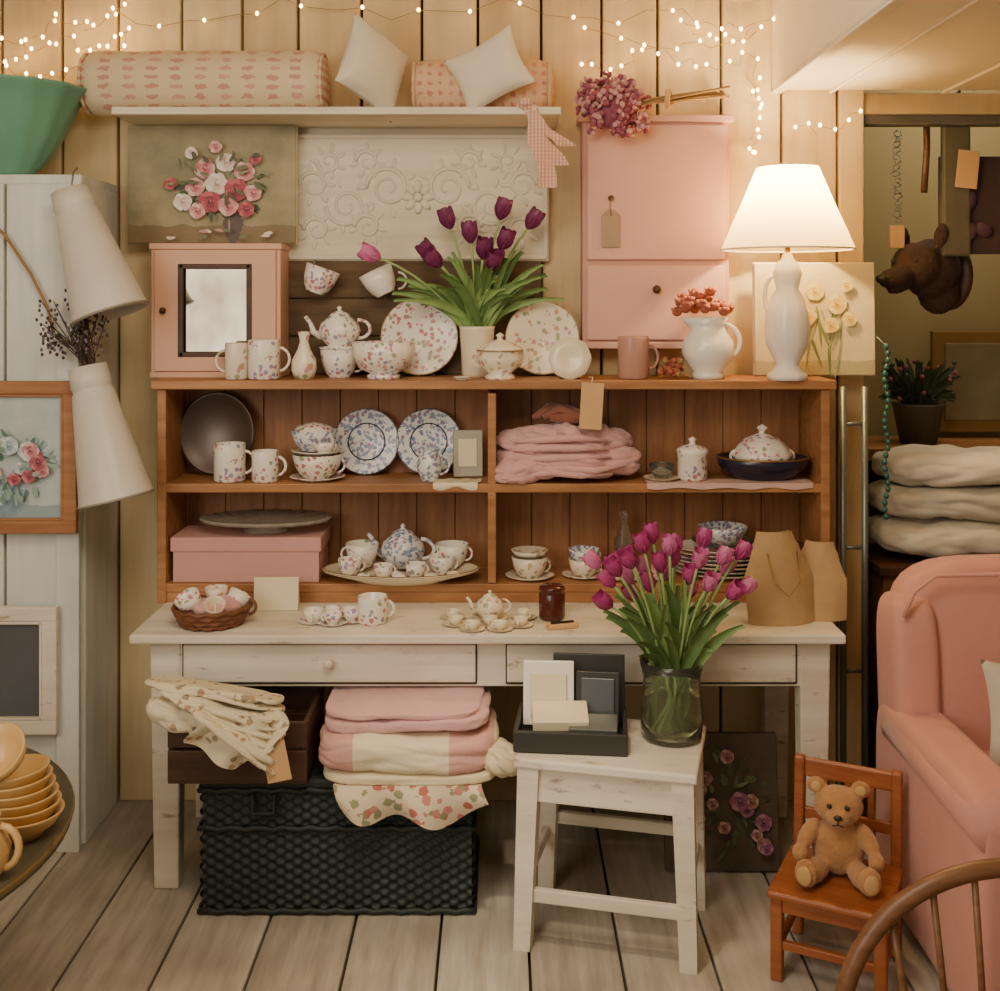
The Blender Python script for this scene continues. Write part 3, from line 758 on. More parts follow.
plate(b, (0, 0, .1), .1, glass); b.lathe([(.0001, 0), (.05, 0), (.07, .03), (.08, .055), (.075, .055), (.05, .01), (.0001, .01)], chB, (0, 0, .105))
b.done()
b = B('dark_serving_bowl', (.945, 3.72, Z)); b.lathe([(.0001, 0), (.035, 0), (.05, .05), (.054, .1), (.05, .1), (.03, .01), (.0001, .01)], darkw); b.done()

# ------------------------------------------------------------------ table top
Z = .7505
b = B('wicker_bowl_of_ceramics', (-.845, 3.375, Z))
b.lathe([(.0001, 0), (.08, 0), (.1, .02), (.115, .055), (.108, .057), (.09, .02), (.0001, .012)], wickB, mod=lambda a, z, r: 1+.02*cos(30*a+z*300))
for k in range(4): b.tube([((.09+.007*k)*cos(a), (.09+.007*k)*sin(a), .01+.014*k+.003*sin(a*14+k*pi)) for a in [2*pi*i/80 for i in range(81)]], .006, wickB, 6)
handle(b, (0, 0, .0), .12, .07, 0, wickB, .005, .4, 1, .3)
cup(b, (-.05, -.01, .045), .038, .05, chD, 2.5, rr=(.4, -.4, 0)); cup(b, (.055, .025, .04), .036, .048, chA, .5, rr=(-.5, .5, 0)); cup(b, (.02, -.05, .045), .03, .04, cream, 5, rr=(.6, .2, 0)); cup(b, (0, .05, .05), .034, .045, chC, 1)
b.soft((.01, 0, .05), (.14, .12, .05), blushM, n=2.5, nz=.012, nf=12, cuts=12, oct=.006)
b.done()
b = B('notecard', (-.685, 3.52, Z)); b.box((0, 0, .05), (.135, .004, .1), paper, (-.15, 0, .05), .001); b.box((0, .03, .045), (.13, .004, .092), paper, (.3, 0, .05), .001); b.done()
b = B('miniature_teacups', (-.50, 3.39, Z))
for (px_, py, r_) in ((-.05, 0, .030), (.01, -.02, .028), (.06, .01, .03), (0, .04, .026)): cup(b, (px_, py, 0), r_, r_*1.2, chA, R(0, 6), r_*1.5)
b.done()
b = B('sprig_mug', (-.375, 3.39, Z)); mug(b, (0, 0, 0), .044, .078, chA, .1); b.done()
b = B('dolls_tea_set', (-.03, 3.38, Z))
teapot(b, (0, .04, .006), .042, chC, pi); plate(b, (0, .04, 0), .055, cream, rim=gold)
for (px_, py) in ((-.1, -.02), (-.05, -.07), (.03, -.07), (.09, -.03), (-.11, .05), (.1, .05), (.0, -.02)):
    plate(b, (px_, py, .0), .038, cream, rim=gold); cup(b, (px_, py, .003), .022, .022, cream, R(0, 6))
b.done()
b = B('ruby_jar', (.155, 3.43, Z)); b.lathe([(.0001, 0), (.036, 0), (.038, .01), (.038, .075), (.034, .082), (.038, .086), (.036, .098), (.0001, .1)], ruby, mod=lambda a, z, r: 1+.03*cos(8*a)); b.done()
b = B('small_pen_box', (.18, 3.33, Z)); b.box((0, 0, .007), (.09, .035, .014), kraft, (0, 0, .25)); b.box((0.0, -.002, .0175), (.07, .006, .006), black, (0, 0, .3), .001); b.done()
b = B('linen_necklace_bust', (.875, 3.42, Z))
bl = plain('burlap', '#b39468', .9, .12, 30, .4)
def bust(M, tw, hh):
    for off in (0, .016):
        def fn(u, v):
            k = u*2-1
            wv = .115 if v < .5 else .115-.045*sin((v-.5)/.5*pi/2)
            if v > .86: wv = .07-.1*(v-.86)
            y = -.045*(1-k*k)*(1-v*.5)+.06*v
            return (k*wv*tw, y+off, v*hh)
        b.grid(fn, 16, 20, bl, True, M)
bust(Matrix.Translation((-.035, -.03, 0)) @ Euler((0, 0, .25)).to_matrix().to_4x4(), .95, .255)
bust(Matrix.Translation((.075, .02, 0)) @ Euler((0, 0, -.35)).to_matrix().to_4x4(), .72, .215)
b.tube([(-.085, -.02, .2), (-.08, -.075, .13), (-.04, -.095, .09), (.0, -.07, .13), (.01, .01, .2)], .002, gold, 5)
b.done()

# ------------------------------------------------------------------ under table
def weave(b, o, ux, w, h, nrm, mat, cw=.035, rh=.019):
    o = Vector(o); ux = Vector(ux); nrm = Vector(nrm)
    nu = int(w/cw*5); nv = int(h/rh*4)
    def fn(u, v):
        X = u*w; Zz = v*h; row = int(Zz/rh-1e-6); fz = Zz/rh-row
        a = .006*cos(pi*X/cw+pi*row)*sqrt(max(0, sin(pi*min(1, max(0, fz)))))
        return o+ux*X+Vector((0, 0, Zz))+nrm*(a+.002)
    b.grid(fn, nu, nv, mat)
b = B('dark_wicker_hamper', (-.451, 3.395, 0))
W_, D_, H_ = .765, .44, .34
b.box((0, 0, H_/2+.004), (W_-.03, D_-.03, H_-.008), wick, bev=0)
weave(b, (-W_/2+.01, -D_/2+.01, .008), (1, 0, 0), W_-.02, H_-.01, (0, -1, 0), wick, .024, .014)
weave(b, (W_/2-.01, -D_/2+.01, .008), (0, 1, 0), D_-.02, H_-.01, (1, 0, 0), wick)
weave(b, (-W_/2+.01, -D_/2+.01, .008), (0, 1, 0), D_-.02, H_-.01, (-1, 0, 0), wick)
weave(b, (-W_/2+.01, D_/2-.01, .008), (1, 0, 0), W_-.02, H_-.01, (0, 1, 0), wick)
b.box((0, 0, .362), (W_, D_, .035), wick, bev=.012)
for zz in (.345, .012, .24):
    pts = []
    for i in range(121):
        t = i/120*4; k = int(t) % 4; f = t-int(t)
        cs = [(-W_/2, -D_/2), (W_/2, -D_/2), (W_/2, D_/2), (-W_/2, D_/2), (-W_/2, -D_/2)]
        p = Vector(cs[k]).lerp(Vector(cs[k+1]), f)*.992
        pts.append((p.x, p.y, zz+.004*sin(i*2.2)))
    b.tube(pts, .008, wick, 6)
for sg in (-1, 1):
    b.tube([(sg*.2-.03, -D_/2-.01, .34), (sg*.2-.03, -D_/2-.018, .29), (sg*.2+.03, -D_/2-.018, .29), (sg*.2+.03, -D_/2-.01, .34)], .007, wick, 6)
b.done()
b = B('wooden_crate', (-.715, 3.28, .381))
for sg in (-1, 1):
    b.box((0, sg*.145, .05), (.38, .014, .085), darkw); b.box((0, sg*.145, .135), (.38, .014, .07), darkw)
    b.box((sg*.183, 0, .085), (.014, .29, .165), darkw)
b.box((0, 0, .008), (.38, .30, .014), darkw)
b.done()
b = B('printed_linen_bundle', (-.70, 3.19, .56))
for k in range(9):
    a = -.35+k*.10
    b.soft((-.08+.010*k, -.05-.007*k, .075-.014*k), (.38-.012*k, .15, .024), ticking, (-.25+.03*k, .10+.07*k, a*.4), 3.2, .010, 9, 18, .006, (8, 14, 20))
b.soft((-.17, -.075, .02), (.16, .09, .07), ticking, (0, .3, .2), 2.6, .014, 12, 18, .010)
b.soft((-.05, -.10, -.02), (.20, .06, .09), ticking, (0, .35, 0), 2.6, .012, 12, 18, .010)
b.grid(lambda u, v: (-.12+u*.24+.02*sin(v*5), -.125-.02*sin(u*12+v*3)-.01*v, .04-v*.15*(1-.9*abs(u-.55))), 30, 14, ticking)
b.box((.105, -.135, -.085), (.065, .002, .11), kraft, (.0, -.2, 0), .001); b.tube([(.095, -.133, -.04), (.08, -.12, .01), (.07, -.06, .04)], .0015, cream, 5)
b.done()
b = B('striped_wool_throws', (-.258, 3.28, .383))
stp = stripes('throw_stripes', '#e0d2b4', '#d0a096', 0, 1/.38, .32, off=.26, axis2=2, freq2=1/.3, duty2=.12, off2=.0, c3='#d0a096')
ctr = plain('throw_cream', '#dfcfaa', .95, .06, 12, .5, fuzz=.2)
b.soft((.01, 0, .02), (.49, .37, .036), ctr, (0, .0, 0), 5, .004, 6, 18, .003)
b.soft((.0, 0, .083), (.505, .385, .12), stp, (0, .015, 0), 4.2, .010, 5, 34, .008, (5, 6, 14))
b.soft((0, .01, .158), (.46, .35, .040), blushM, (0, -.02, 0), 5, .008, 6, 24, .005)
b.soft((-.01, .01, .184), (.44, .34, .024), blushM, (0, -.01, 0), 5, .005, 6, 24, .004)
b.soft((.255, -.10, .055), (.12, .16, .085), ctr, (0, .3, .3), 2.8, .014, 9, 20, .010)
b.done()
b = B('rose_print_cloth', (-.30, 3.115, .38))
def rc_(u, v): return (-.15+u*.40+.02*v, -.02-.022*sin(u*14)*v-.01*sin(v*pi), .012-v*(.06+.045*sin(u*pi)+.02*sin(u*11)))
b.grid(rc_, 40, 12, roseFab)
b.grid(lambda u, v: (-.15+u*.40, -.02+v*.20, .012-.0105*min(1, v*2.5)), 12, 6, roseFab)
b.done()

# ------------------------------------------------------------------ stool
b = B('painted_stool', (.308, 3.125, 0), -.24)
b.box((0, 0, .489), (.475, .36, .026), chalkP, bev=.006)
legs = [(-.20, -.145), (.20, -.145), (-.20, .145), (.20, .145)]
for (lx, ly) in legs:
    b.beam((lx*1.08, ly*1.08, 0), (lx, ly, .476), .044, .056, chalkP)
for sg in (-1, 1):
    b.box((0, sg*.150, .43), (.37, .02, .09), chalkP); b.box((sg*.205, 0, .43), (.02, .27, .09), chalkP)
    b.box((0, sg*.155, .14 if sg < 0 else .21), (.41, .02, .034), chalkP); b.box((sg*.212, 0, .175), (.02, .29, .034), chalkP)
b.done()
b = B('black_display_box', (.195, 3.135, .5025), -.1)
bx = plain('slate_box', '#33332f', .5, .1)
b.box((0, 0, .008), (.30, .22, .014), bx)
for sg in (-1, 1): b.box((0, sg*.105, .03), (.30, .012, .055), bx); b.box((sg*.145, 0, .03), (.012, .21, .055), bx)
b.box((.045, .09, .11), (.20, .01, .19), bx, (-.12, 0, 0))
b.box((-.065, .045, .11), (.14, .02, .17), white, (-.2, 0, .05)); b.box((-.065, .028, .11), (.10, .003, .11), paper, (-.2, 0, .05), .001)
b.box((.07, .045, .1), (.12, .014, .14), bx, (-.2, 0, -.05)); b.box((.07, .033, .1), (.09, .005, .11), bluegrey, (-.2, 0, -.05), .001)
b.box((-.03, -.02, .07), (.15, .1, .03), paper, (.25, 0, .1)); b.box((.06, -.04, .06), (.13, .08, .012), metalG, (.2, 0, 0))
b.done()
b = B('vase_of_pink_tulips', (.47, 3.145, .5025))
b.lathe([(.0001, 0), (.07, 0), (.082, .012), (.086, .06), (.08, .12), (.078, .17), (.088, .215), (.085, .215), (.074, .17), (.076, .12), (.082, .06), (.076, .016), (.0001, .012)], glassG, mod=lambda a, z, r: 1+.012*cos(12*a))
b.lathe([(.0001, .0135), (.073, .0175), (.079, .06), (.074, .12), (.073, .13), (.0001, .13)], water)
H2 = [(.28, .985), (.318, 1.006), (.32, .938), (.359, .966), (.394, 1.047), (.422, 1.066), (.457, 1.05), (.44, .993), (.49, 1.02), (.517, 1.034), (.558, 1.047), (.653, 1.02), (.666, .919), (.598, .952), (.517, .903), (.467, .952), (.38, .911), (.348, 1.034), (.544, .966), (.422, .925), (.295, .93), (.60, 1.01), (.37, 1.0), (.5, .98), (.62, .97), (.335, .985), (.47, 1.01), (.41, .965), (.57, .92)]
for k, (hx, hz) in enumerate(H2):
    hp = Vector((hx-.47, R(-.13, .09), hz-.5-.04))
    base = Vector((-hp.x*.25, R(-.03, .03), .03)); mouth = Vector((hp.x*.28, hp.y*.3, .2))
    b.tube([base, mouth], .0035, greenD, 6)
    d_ = stem(b, mouth, hp, (-hp.x*.08, 0, .04), .0038, greenD)
    tulip(b, hp, d_, .048, magenta if k % 3 else magL, .3)
for k in range(52):
    a = R(-1.0, 1.0); ln = R(.12, .29)
    e = Vector((sin(a)*ln*.9, R(-.14, .06), .19+cos(a)*ln))
    leaf(b, (R(-.05, .05), R(-.04, .04), .16), e, (sin(a)*-.02, 0, .05), R(.010, .018), green if k % 2 else green2)
for k in range(4):
    leaf(b, (R(-.04, .04), R(-.03, .03), .05), (R(-.06, .06), R(-.05, .03), .21), (0, 0, 0), .008, green)
b.done()
b = B('leaning_floral_canvas', (.66, 3.44, .2))
b.box((0, 0, .002), (.34, .022, .395), canvas('painting_bg_dark', '#453c2e', '#5d4e3c'), (-.12, 0, 0))
D = Daubs(b, -.0125, .12)
D.foliage(.02, 0, .12, .15, 70, ['#4d5c3a', '#5c6a46', '#3a452c', '#77805a'])
for k in range(16): D.rose(R(-.10, .13), R(-.15, .14), R(.018, .032), random.choice([['#a87c86', '#8c5570', '#70405c', '#44263a'], ['#b89a8e', '#a0706c', '#80504e', '#523032']]))
b.done()

# ------------------------------------------------------------------ child's chair and teddy
b = B('childs_wooden_chair', (.86, 2.93, 0), -.47)
for sg in (-1, 1):
    b.box((sg*.125, -.12, .11), (.03, .03, .22), chairW, bev=.005)
    b.box((sg*.125, .13, .235), (.028, .03, .47), chairW, (-.06, 0, 0), bev=.006)
    b.box((sg*.125, 0, .08), (.016, .24, .022), chairW); b.box((sg*.125, 0, .19), (.018, .24, .035), chairW)
b.box((0, -.01, .222), (.29, .285, .018), chairW, bev=.006)
b.box((0, -.12, .19), (.23, .018, .035), chairW); b.box((0, -.12, .09), (.23, .016, .022), chairW); b.box((0, .12, .09), (.23, .016, .022), chairW)
b.box((0, .146, .44), (.24, .018, .05), chairW, (-.06, 0, 0), .006)
b.box((0, .138, .32), (.24, .014, .03), chairW, (-.06, 0, 0))
for xx in (-.06, 0, .06): b.box((xx, .14, .37), (.016, .01, .1), chairW, (-.06, 0, 0))
b.done()
def fused(name, loc, rz, parts, mat, vox, parent, disp=.003):
    b = B(name, loc, rz)
    for (c_, d_, r_) in parts: b.ell(c_, d_, mat, r_, 20)
    ob = b.done(parent)
    m = ob.modifiers.new('fuse', 'REMESH'); m.mode = 'VOXEL'; m.voxel_size = vox; m.use_smooth_shade = True
    m = ob.modifiers.new('smooth', 'SMOOTH'); m.iterations = 5; m.factor = .5
    tx = bpy.data.textures.new(name+'_tx', 'CLOUDS'); tx.noise_scale = .008
    m = ob.modifiers.new('fur', 'DISPLACE'); m.texture = tx; m.strength = disp
    return ob
em = bpy.data.objects.new('teddy_bear', None); em.location = (.862, 2.93, .2315); em.rotation_euler = (0, 0, -.30); em.scale = (1.08, 1.0, 1.0)
bpy.context.scene.collection.objects.link(em)
fused('body', (0, 0, 0), 0, [
    ((0, .01, .075), (.125, .10, .145), (.05, 0, 0)), ((0, -.005, .185), (.115, .10, .095), (0, 0, 0)), ((0, 0, .14), (.07, .06, .05), (0, 0, 0)),
    ((-.05, .0, .228), (.046, .024, .044), (0, 0, 0)), ((.05, .0, .228), (.046, .024, .044), (0, 0, 0)),
    ((0, -.055, .172), (.054, .05, .044), (0, 0, 0)),
    ((-.068, -.015, .105), (.04, .045, .09), (-.5, .5, 0)), ((.068, -.015, .105), (.04, .045, .09), (-.5, -.5, 0)),
    ((-.085, -.045, .07), (.038, .05, .042), (0, 0, 0)), ((.085, -.045, .07), (.038, .05, .042), (0, 0, 0)),
    ((-.05, -.045, .03), (.052, .11, .056), (0, 0, -.35)), ((.05, -.045, .03), (.052, .11, .056), (0, 0, .35)),
    ((-.07, -.095, .042), (.054, .036, .07), (0, 0, -.3)), ((.07, -.095, .042), (.054, .036, .07), (0, 0, .3))], furM, .004, em)
b = B('face_and_pads')
for sg in (-1, 1):
    b.ell((sg*.020, -.053, .198), (.012, .009, .012), black); b.ell((sg*.05, -.012, .228), (.026, .01, .026), furL)
    b.ell((sg*.074, -.112, .042), (.036, .012, .05), furL, (0, 0, sg*.3))
b.ell((0, -.080, .182), (.02, .012, .014), black)
b.tube([(-.012, -.076, .160), (0, -.0805, .165), (.012, -.076, .160)], .0015, black, 5); b.tube([(0, -.081, .178), (0, -.0805, .165)], .0015, black, 5)
b.done(em)

# ------------------------------------------------------------------ armchair
b = B('pink_armchair', (1.555, 3.02, 0))
b.soft((0, .24, .56), (.90, .2, .82), armM, (-.1, 0, 0), 5, .004, 4, 14)
for sg in (-1, 1):
    b.soft((sg*.405, -.06, .30), (.155, .74, .55), armM, (0, 0, 0), 8, .003, 4, 12)
    b.tube([(sg*.405, -.425, .50), (sg*.405, -.1, .505), (sg*.405, .2, .51)], .085, armM, 18, .8)
    b.soft((sg*.405, .22, .62), (.13, .2, .5), armM, (-.1, 0, 0), 5)
b.soft((0, -.08, .24), (.7, .66, .24), armM, n=8); b.soft((0, -.09, .40), (.66, .62, .14), armM, n=5, nz=.005)
b.tube([(-.45, .13, .83), (-.42, .13, .90), (-.36, .13, .945), (.3, .13, .955), (.40, .13, .925), (.44, .13, .85)], .006, armM, 6)
for sx in (-1, 1):
    for sy in (-.36, .26): b.tube([(sx*.38, sy, .06), (sx*.38, sy, 0)], [.025, .016], darkw, 10)
b.done()
b = B('grey_cushion', (1.43, 3.02, .60)); b.pillow((0, 0, 0), (.34, .28, .12), linenG, (pi/2-.3, .1, .1)); b.done()

# ------------------------------------------------------------------ windsor chair foreground
b = B('windsor_hoop_chair', (.985, 2.2, 0))
pts = []
for i in range(33):
    a = pi*i/32; pts.append((-.345*cos(a)*(1 if i not in (0, 32) else .97), 0.0-.03*(1-sin(a)), .28+.335*sin(a)**.85))
b.tube(pts, .018, windW, 10)
b.soft((0, -.22, .285), (.56, .5, .04), windW, n=3.5)
b.box((0,-.04,.29),(.62,.12,.03),windW,bev=.01)
for k in range(7):
    x_ = -.24+k*.08; zt = .28+.335*sqrt(max(0, 1-(x_/.345)**2))**.85
    b.tube([(x_*.85, -.03, .29), (x_, -.005, zt)], .007, windW, 8)
for sx in (-1, 1):
    for sy, fy in ((-.38, -.44), (-.08, -.03)): b.tube([(sx*.19, sy, .28), (sx*.24, fy, 0)], [.018, .013], windW, 10)
b.tube([(-.22, -.24, .12), (.22, -.24, .12)], .01, windW)
b.done()

# ------------------------------------------------------------------ left side things
def cone(name, top, bot, r0, r1, twigs=False):
    T = Vector(top); Bv = Vector(bot); d = T-Bv; ln = d.length
    b = B(name, bot)
    q = Vector((0, 0, 1)).rotation_difference(d.normalized()).to_euler()
    b.lathe([(r1*.97, .0), (r1*1.02, .0), (r1*1.03, .006), (r1, .014), (r1*.93+r0*.07, ln*.08), (r0, ln*.80), (r0*.92, ln*.82), (r0*.92, ln*.84), (r0*.97, ln*.85), (r0*.9, ln), (r0*.84, ln), (r0*.85, ln*.84), (r0*.93, ln*.79), (r1*.9, ln*.06), (r1*.97, 0)], enam, (0, 0, 0), q, 36)
    Mq = q.to_matrix()
    b.tube([Mq @ Vector((r1*1.03*cos(a), r1*1.03*sin(a), .004)) for a in [2*pi*i/36 for i in range(37)]], .004, enamIn, 6)
    if not twigs: b.tube([d*.98, d*1.0+Vector((0, .03, .06)), d+Vector((-.0, .06, .075))], .003, metalG)
    if twigs:
        tw = plain('lavender_twig', '#4c3a34', .9, .3); tb = plain('lavender_bud', '#6f6070', .9, .3)
        for k in range(40):
            e = d+Vector((R(-.13, .05), R(-.05, .04), R(.08, .23)))
            b.tube([d*.85, d*1.0+Vector((R(-.02, .02), R(-.02, .02), .02)), e], .0016, tw, 4)
            for j in range(5): b.ell(e-Vector((R(-.012, .012), R(-.01, .01), j*.014)), (.009, .009, .011), tb if j % 2 else tw, seg=6)
        b.tube([d*.9, d*.95+Vector((-.04, .03, .03)), d+Vector((-.05, .05, .05))], .003, metalG)
    return b.done()
cone('enamel_cone_shade', (-1.30, 3.475, 2.03), (-1.17, 3.455, 1.655), .064, .112)
cone('enamel_cone_holder', (-1.245, 3.47, 1.50), (-1.15, 3.45, 1.10), .062, .108, True)
b = B('green_enamel_bowl', (-1.56, 3.66, 2.091))
b.lathe([(.0001, 0), (.07, 0), (.075, .012), (.11, .05), (.155, .12), (.19, .20), (.222, .262), (.236, .275), (.238, .283), (.228, .284), (.214, .268), (.183, .20), (.148, .12), (.10, .05), (.0001, .02)], teal, seg=56, mod=lambda a, z, r: 1+(.02*cos(14*a) if z > .04 else 0))
b.done()
b = B('rope_swag'); b.tube([(-1.62, 3.53, 1.98), (-1.52, 3.53, 1.9), (-1.44, 3.53, 1.78), (-1.39, 3.53, 1.68), (-1.37, 3.53, 1.6)], .005, stemB); b.done()
def frame(name, loc, w, h, t, fm, im, dep=.025, paint=None):
    b = B(name, loc)
    b.box((0, .004, 0), (w-t, dep*.5, h-t), im, bev=0)
    for sg in (-1, 1):
        b.box((0, -.004, sg*(h/2-t/2)), (w, dep, t), fm, bev=.005); b.box((sg*(w/2-t/2), -.0035, 0), (t, dep, h-2*t+.002), fm, bev=.002)
        b.box((0, -.008, sg*(h/2-t-.004)), (w-2*t+.006, dep*.7, .008), fm, bev=.002); b.box((sg*(w/2-t-.004), -.008, 0), (.008, dep*.7, h-2*t+.006), fm, bev=.002)
    if paint: paint(Daubs(b, -.0025))
    return b.done()
def pf(D):
    D.vase(.02, -.13, .09, .08, '#7f9aa6', '#c9d6d8')
    D.foliage(.03, -.03, .14, .10, 80, ['#6f8f80', '#8fa79a', '#56786a', '#9fb4b4'])
    for k in range(15):
        a = R(0, 6.28); q = sqrt(R(0, 1)); D.rose(.03+.12*q*cos(a), -.02+.09*q*sin(a), R(.02, .034), random.choice([['#dcb0ae', '#c48488', '#a85c68', '#7a3848'], ['#d8dcd8', '#b8c4c8', '#94a8b4', '#64808e'], ['#c47880', '#a85460', '#8a3c4c', '#5c2834']]))
    D.foliage(.03, -.03, .15, .11, 20, ['#6f8f80', '#8fa79a', '#56786a'])
frame('framed_flower_picture', (-1.525, 3.515, 1.22), .47, .465, .04, wood('orange_frame', '#94603a', '#b98456', 0, 5), canvas('painting_bg_blue', '#a4b4b6', '#c2cac4', '#869ba1', -.13), paint=pf)
frame('white_framed_mirror', (-1.59, 3.515, .57), .48, .39, .045, chalkP, bluegrey)

# round metal table, bowls
b = B('round_metal_table', (-1.475, 2.25, 0))
tm = plain('table_green_metal', '#4a4636', .5, .2, 8)
zt = -.08
b.lathe([(.0001, .70+zt), (.57, .70+zt), (.585, .69+zt), (.6, .695+zt), (.6, .715+zt), (.59, .72+zt), (.0001, .718+zt)], tm, seg=64)
b.tube([(.595*cos(a), .595*sin(a), .708+zt) for a in [2*pi*i/64 for i in range(65)]], .009, plain('brass_edge', '#7c6a40', .45, .1, metal=.4), 8)
for k in range(3):
    a = .9+k*2.094; b.tube([(.42*cos(a), .42*sin(a), .70+zt), (.30*cos(a), .30*sin(a), .36), (.48*cos(a), .48*sin(a), .013)], .013, tm)
b.tube([(.3*cos(a), .3*sin(a), .36) for a in [2*pi*i/30 for i in range(31)]], .008, tm)
b.done()
b = B('yellow_bowl_stack', (-.945, 2.28, .6405))
for k in range(6):
    r_ = .076-.002*k; z_ = k*.017
    b.lathe([(.0001, 0), (r_*.5, 0), (r_*.52, .008), (r_*.8, .022), (r_, .044), (r_*1.02, .048), (r_*.96, .048), (r_*.76, .027), (.0001, .012)], yel, (-.003*k, 0, z_), (0, -.03*k*.5, 0), 36)
b.lathe([(.0001, 0), (.03, 0), (.054, .027), (.060, .050), (.056, .050), (.044, .027), (.0001, .01)], yel, (-.03, -.015, .145), (.7, -.2, 0), 30)
b.done()
b = B('yellow_stoneware_jug', (-.965, 2.10, .6405))
b.lathe([(.0001, 0), (.045, 0), (.06, .02), (.068, .055), (.055, .09), (.045, .1), (.05, .115), (.046, .115), (.04, .1), (.0001, .09)], yel); handle(b, (0, 0, 0), .06, .11, 0, yel, .007, .2, .9, .3)
b.done()

# ------------------------------------------------------------------ right background
b = B('metal_clothes_rail', (1.14, 3.72, 0))
for x_ in (-.03, .04): b.tube([(x_, 0, .01), (x_, 0, 1.42)], .011, metalG, 10)
for z_ in (.12, .5, .9, 1.3): b.tube([(-.03, 0, z_), (.04, 0, z_)], .007, metalG, 8)
b.box((.005, 0, .01), (.14, .3, .02), metalG)
b.done()
bt = plain('bead_teal', '#2f5f56', .3)
b = B('teal_beads', (1.25, 3.72, 0))
for k in range(26): b.ell((.006*sin(k), 0, 1.55-k*.022), (.018, .018, .022), bt, seg=8)
b.tube([(0, 0, 1.55), (-.02, .1, 1.6), (-.02, .185, 1.62)], .002, metalG); b.done()
b = B('side_cabinet', (1.83, 4.13, 0))
b.box((0, 0, .785), (1.1, .52, .03), darkw); b.box((0, .01, .40), (1.06, .48, .76), wood('side_cab', '#7a5434', '#9c7048', 0, 4)); 
for sx in (-.26, .26): b.box((sx, -.235, .42), (.48, .015, .62), darkw); b.ell((sx*.2, -.25, .45), (.025, .025, .025), gold)
b.done()
for k in range(3):
    b = B('folded_pillow' + ('' if k == 0 else '.%03d' % k), (1.61+.012*k, 4.08, .876+k*.118))
    b.soft((0, 0, 0), (.62-.02*k, .38, .12), linen if k != 1 else linenG, (0, .0, 0), n=3.4, nz=.018, nf=5, cuts=24, oct=.012, cs=(6, 8, 12))
    b.done()
b = B('wall_console_shelf', (1.88, 4.66, 1.1))
b.box((0, 0, 0), (1.2, .42, .05), pine); b.box((0, .1, -.12), (1.2, .2, .2), darkw); b.done()
b = B('potted_fern', (1.68, 4.62, 1.126))
b.lathe([(.0001, 0), (.07, 0), (.1, .15), (.105, .16), (.09, .16), (.0001, .14)], plain('grey_pot', '#57544a', .6))
dg = plain('dark_leaf', '#3f4d34', .6, .3)
for k in range(110):
    a = R(0, 6.28); ln = R(.06, .17)
    leaf(b, (cos(a)*.03, sin(a)*.03, .14), (cos(a)*ln, sin(a)*ln*.7, .14+R(.02, .2)), (0, 0, .05), .011, dg)
for k in range(30): b.ell((R(-.13, .13), R(-.1, .05), R(.18, .33)), (.02, .02, .02), hyd if k % 2 else dg, seg=6)
b.done()
b = B('gilt_frame_on_shelf', (2.05, 4.8, 1.36)); gl = plain('old_gilt', '#8a6c3a', .5, .15, metal=.3); b.box((0, 0, 0), (.5, .03, .42), gl); b.box((0, -.018, 0), (.4, .01, .32), plain('old_print', '#7b7052', .6, .3, 12)); b.done()
b = B('hanging_wooden_rack', (1.58, 3.99, 2.12))
gp = plain('grey_green_paint', '#545040', .7, .2, 8)
pbm = plain('purple_blob', '#4f3642', .9, .3)
b.box((0, 0, -.02), (.10, .03, .50), gp, bev=.01)
b.box((.1, .02, -.09), (.30, .02, .34), plain('purple_dark_cloth', '#40302f', .9, .3, 10))
for k in range(6): b.ell((.1+R(-.1, .1), 0, -.12+R(-.1, .1)), (.07, .03, .05), pbm, (0, R(0, 3), 0))
b.ell((0, -.012, .25), (.05, .02, .1), black)
b.tube([(0, -.02, .27), (.0, -.05, .33), (.04, -.06, .36), (.05, -.04, .30)], .006, black)
b.tube([(-.10, 0, .22), (-.11, -.03, .1), (-.12, -.03, -.05)], .012, darkw)
b.box((.03, -.03, .03), (.075, .003, .13), kraft, (0, .1, 0), .001)
b.done()
b = B('hanging_chain_ornaments', (1.38, 4.0, 2.12))
for k in range(16): b.tube([(R(-.01, .01)+.011*cos(a), R(-.01, .01)*0, .16-k*.02+.011*sin(a)) for a in [i*pi/4 for i in range(9)]], .002, metalG, 4)
b.box((0, 0, -.2), (.05, .02, .08), kraft); b.done()
em = bpy.data.objects.new('bear_head_trophy', None); em.location = (1.475, 4.04, 1.81); em.rotation_euler = (0, 0, -.95); em.scale = (1.08, 1.08, 1.08)
bpy.context.scene.collection.objects.link(em)
fused('head', (0, 0, 0), 0, [((0, .06, .0), (.18, .2, .20), (0, 0, 0)), ((0, -.02, .01), (.16, .15, .15), (0, 0, 0)), ((0, -.12, -.03), (.08, .17, .07), (.15, 0, 0)), ((0, -.1, -.058), (.055, .13, .035), (.3, 0, 0)),
    ((-.07, .01, .105), (.05, .03, .085), (0, -.2, 0)), ((.07, .01, .105), (.05, .03, .085), (0, .2, 0)), ((0, .1, -.07), (.14, .12, .16), (0, 0, 0))], boarM, .006, em, .006)
b = B('face')
for sg in (-1, 1): b.ell((sg*.042, -.082, .025), (.016, .014, .016), black)
b.ell((0, -.203, -.035), (.04, .02, .03), black); b.done(em)
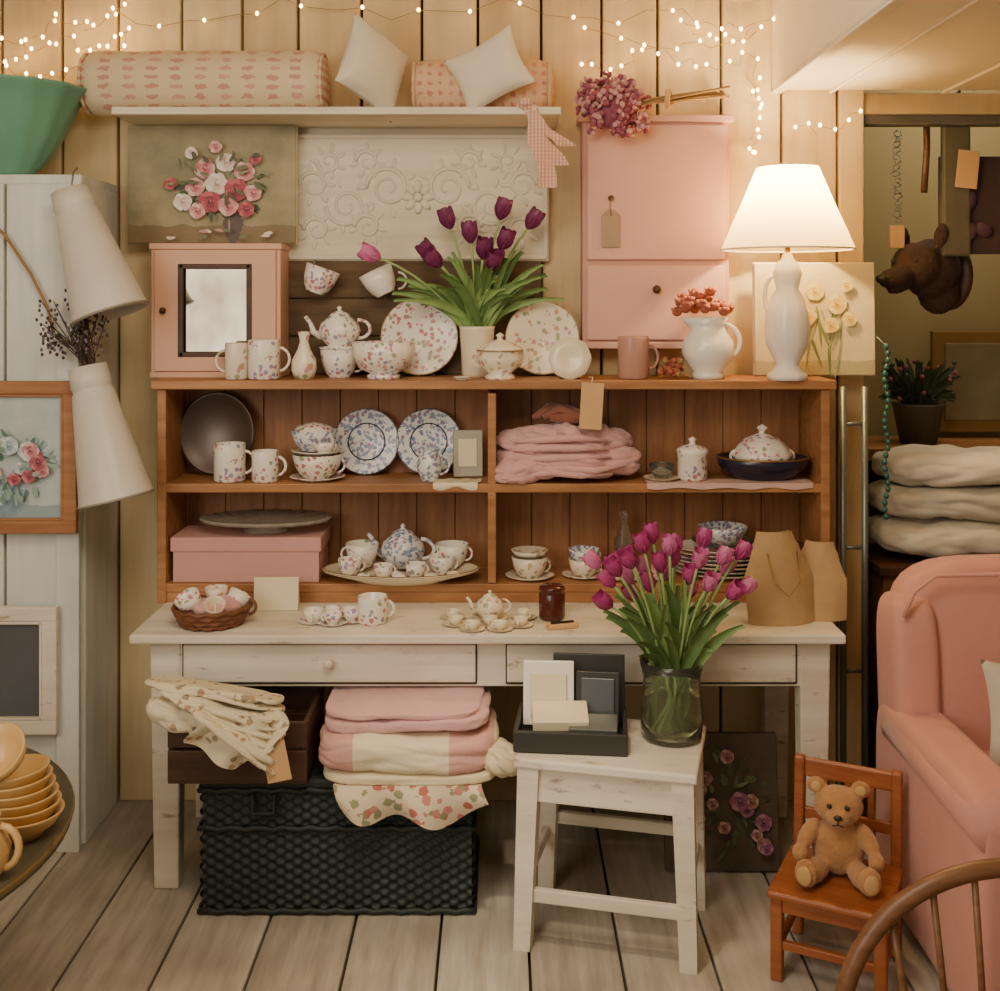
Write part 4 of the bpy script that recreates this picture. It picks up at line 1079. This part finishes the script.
b = B('trophy_plaque'); b.lathe([(.0001, 0), (.08, 0), (.09, .01), (.08, .025), (.0001, .025)], darkw, (0, .17, -.02), (pi/2, 0, 0), 30, sc=(1, 1.3, 1)); b.done(em)

# ------------------------------------------------------------------ lights & world
def area(name, loc, tgt, size, e, col):
    l = bpy.data.lights.new(name, 'AREA'); l.energy = e; l.size = size; l.color = col
    o = bpy.data.objects.new(name, l); o.location = loc
    o.rotation_euler = (Vector(tgt)-Vector(loc)).to_track_quat('-Z', 'Y').to_euler()
    bpy.context.scene.collection.objects.link(o)
area('overhead_fill', (-.2, 1.7, 2.7), (-.1, 3.5, .7), 1.0, 38, (1, .84, .64))  # added overhead fill, out of view; no ceiling fixture is modelled
area('left_fill', (-1.9, .2, 2.0), (.2, 3.6, .6), 1.5, 42, (1, .93, .82))  # added soft fill from the left, out of view; no window is modelled
area('alcove_fill', (1.9, 4.4, 2.7), (1.7, 4.7, 1.0), .5, 6, (1, .85, .62))  # added fill to brighten the alcove wall and head; no lamp hangs here
s_ = bpy.data.lights.new('floor_patch_spot', 'SPOT'); s_.energy = 80; s_.spot_size = .55; s_.spot_blend = .8; s_.color = (1, .82, .58); s_.shadow_soft_size = .05  # added spot imitating a patch of sunlight on the floor; no fixture
so = bpy.data.objects.new('floor_patch_spot', s_); so.location = (-.1, 2.2, 2.7); so.rotation_euler = (Vector((.0, 2.95, 0))-Vector((-.1, 2.2, 2.7))).to_track_quat('-Z', 'Y').to_euler(); bpy.context.scene.collection.objects.link(so)
w = bpy.data.worlds.new('World'); bpy.context.scene.world = w; w.use_nodes = True
bg = w.node_tree.nodes['Background']; bg.inputs[0].default_value = (1, .84, .67, 1); bg.inputs[1].default_value = .48

cam = bpy.data.cameras.new('camera'); co = bpy.data.objects.new('camera', cam)
co.location = (0, 0, 1.7); co.rotation_euler = (pi/2, 0, 0)
cam.sensor_fit = 'HORIZONTAL'; cam.sensor_width = 36; cam.lens = 41.4; cam.shift_y = -.1955
bpy.context.scene.collection.objects.link(co); bpy.context.scene.camera = co
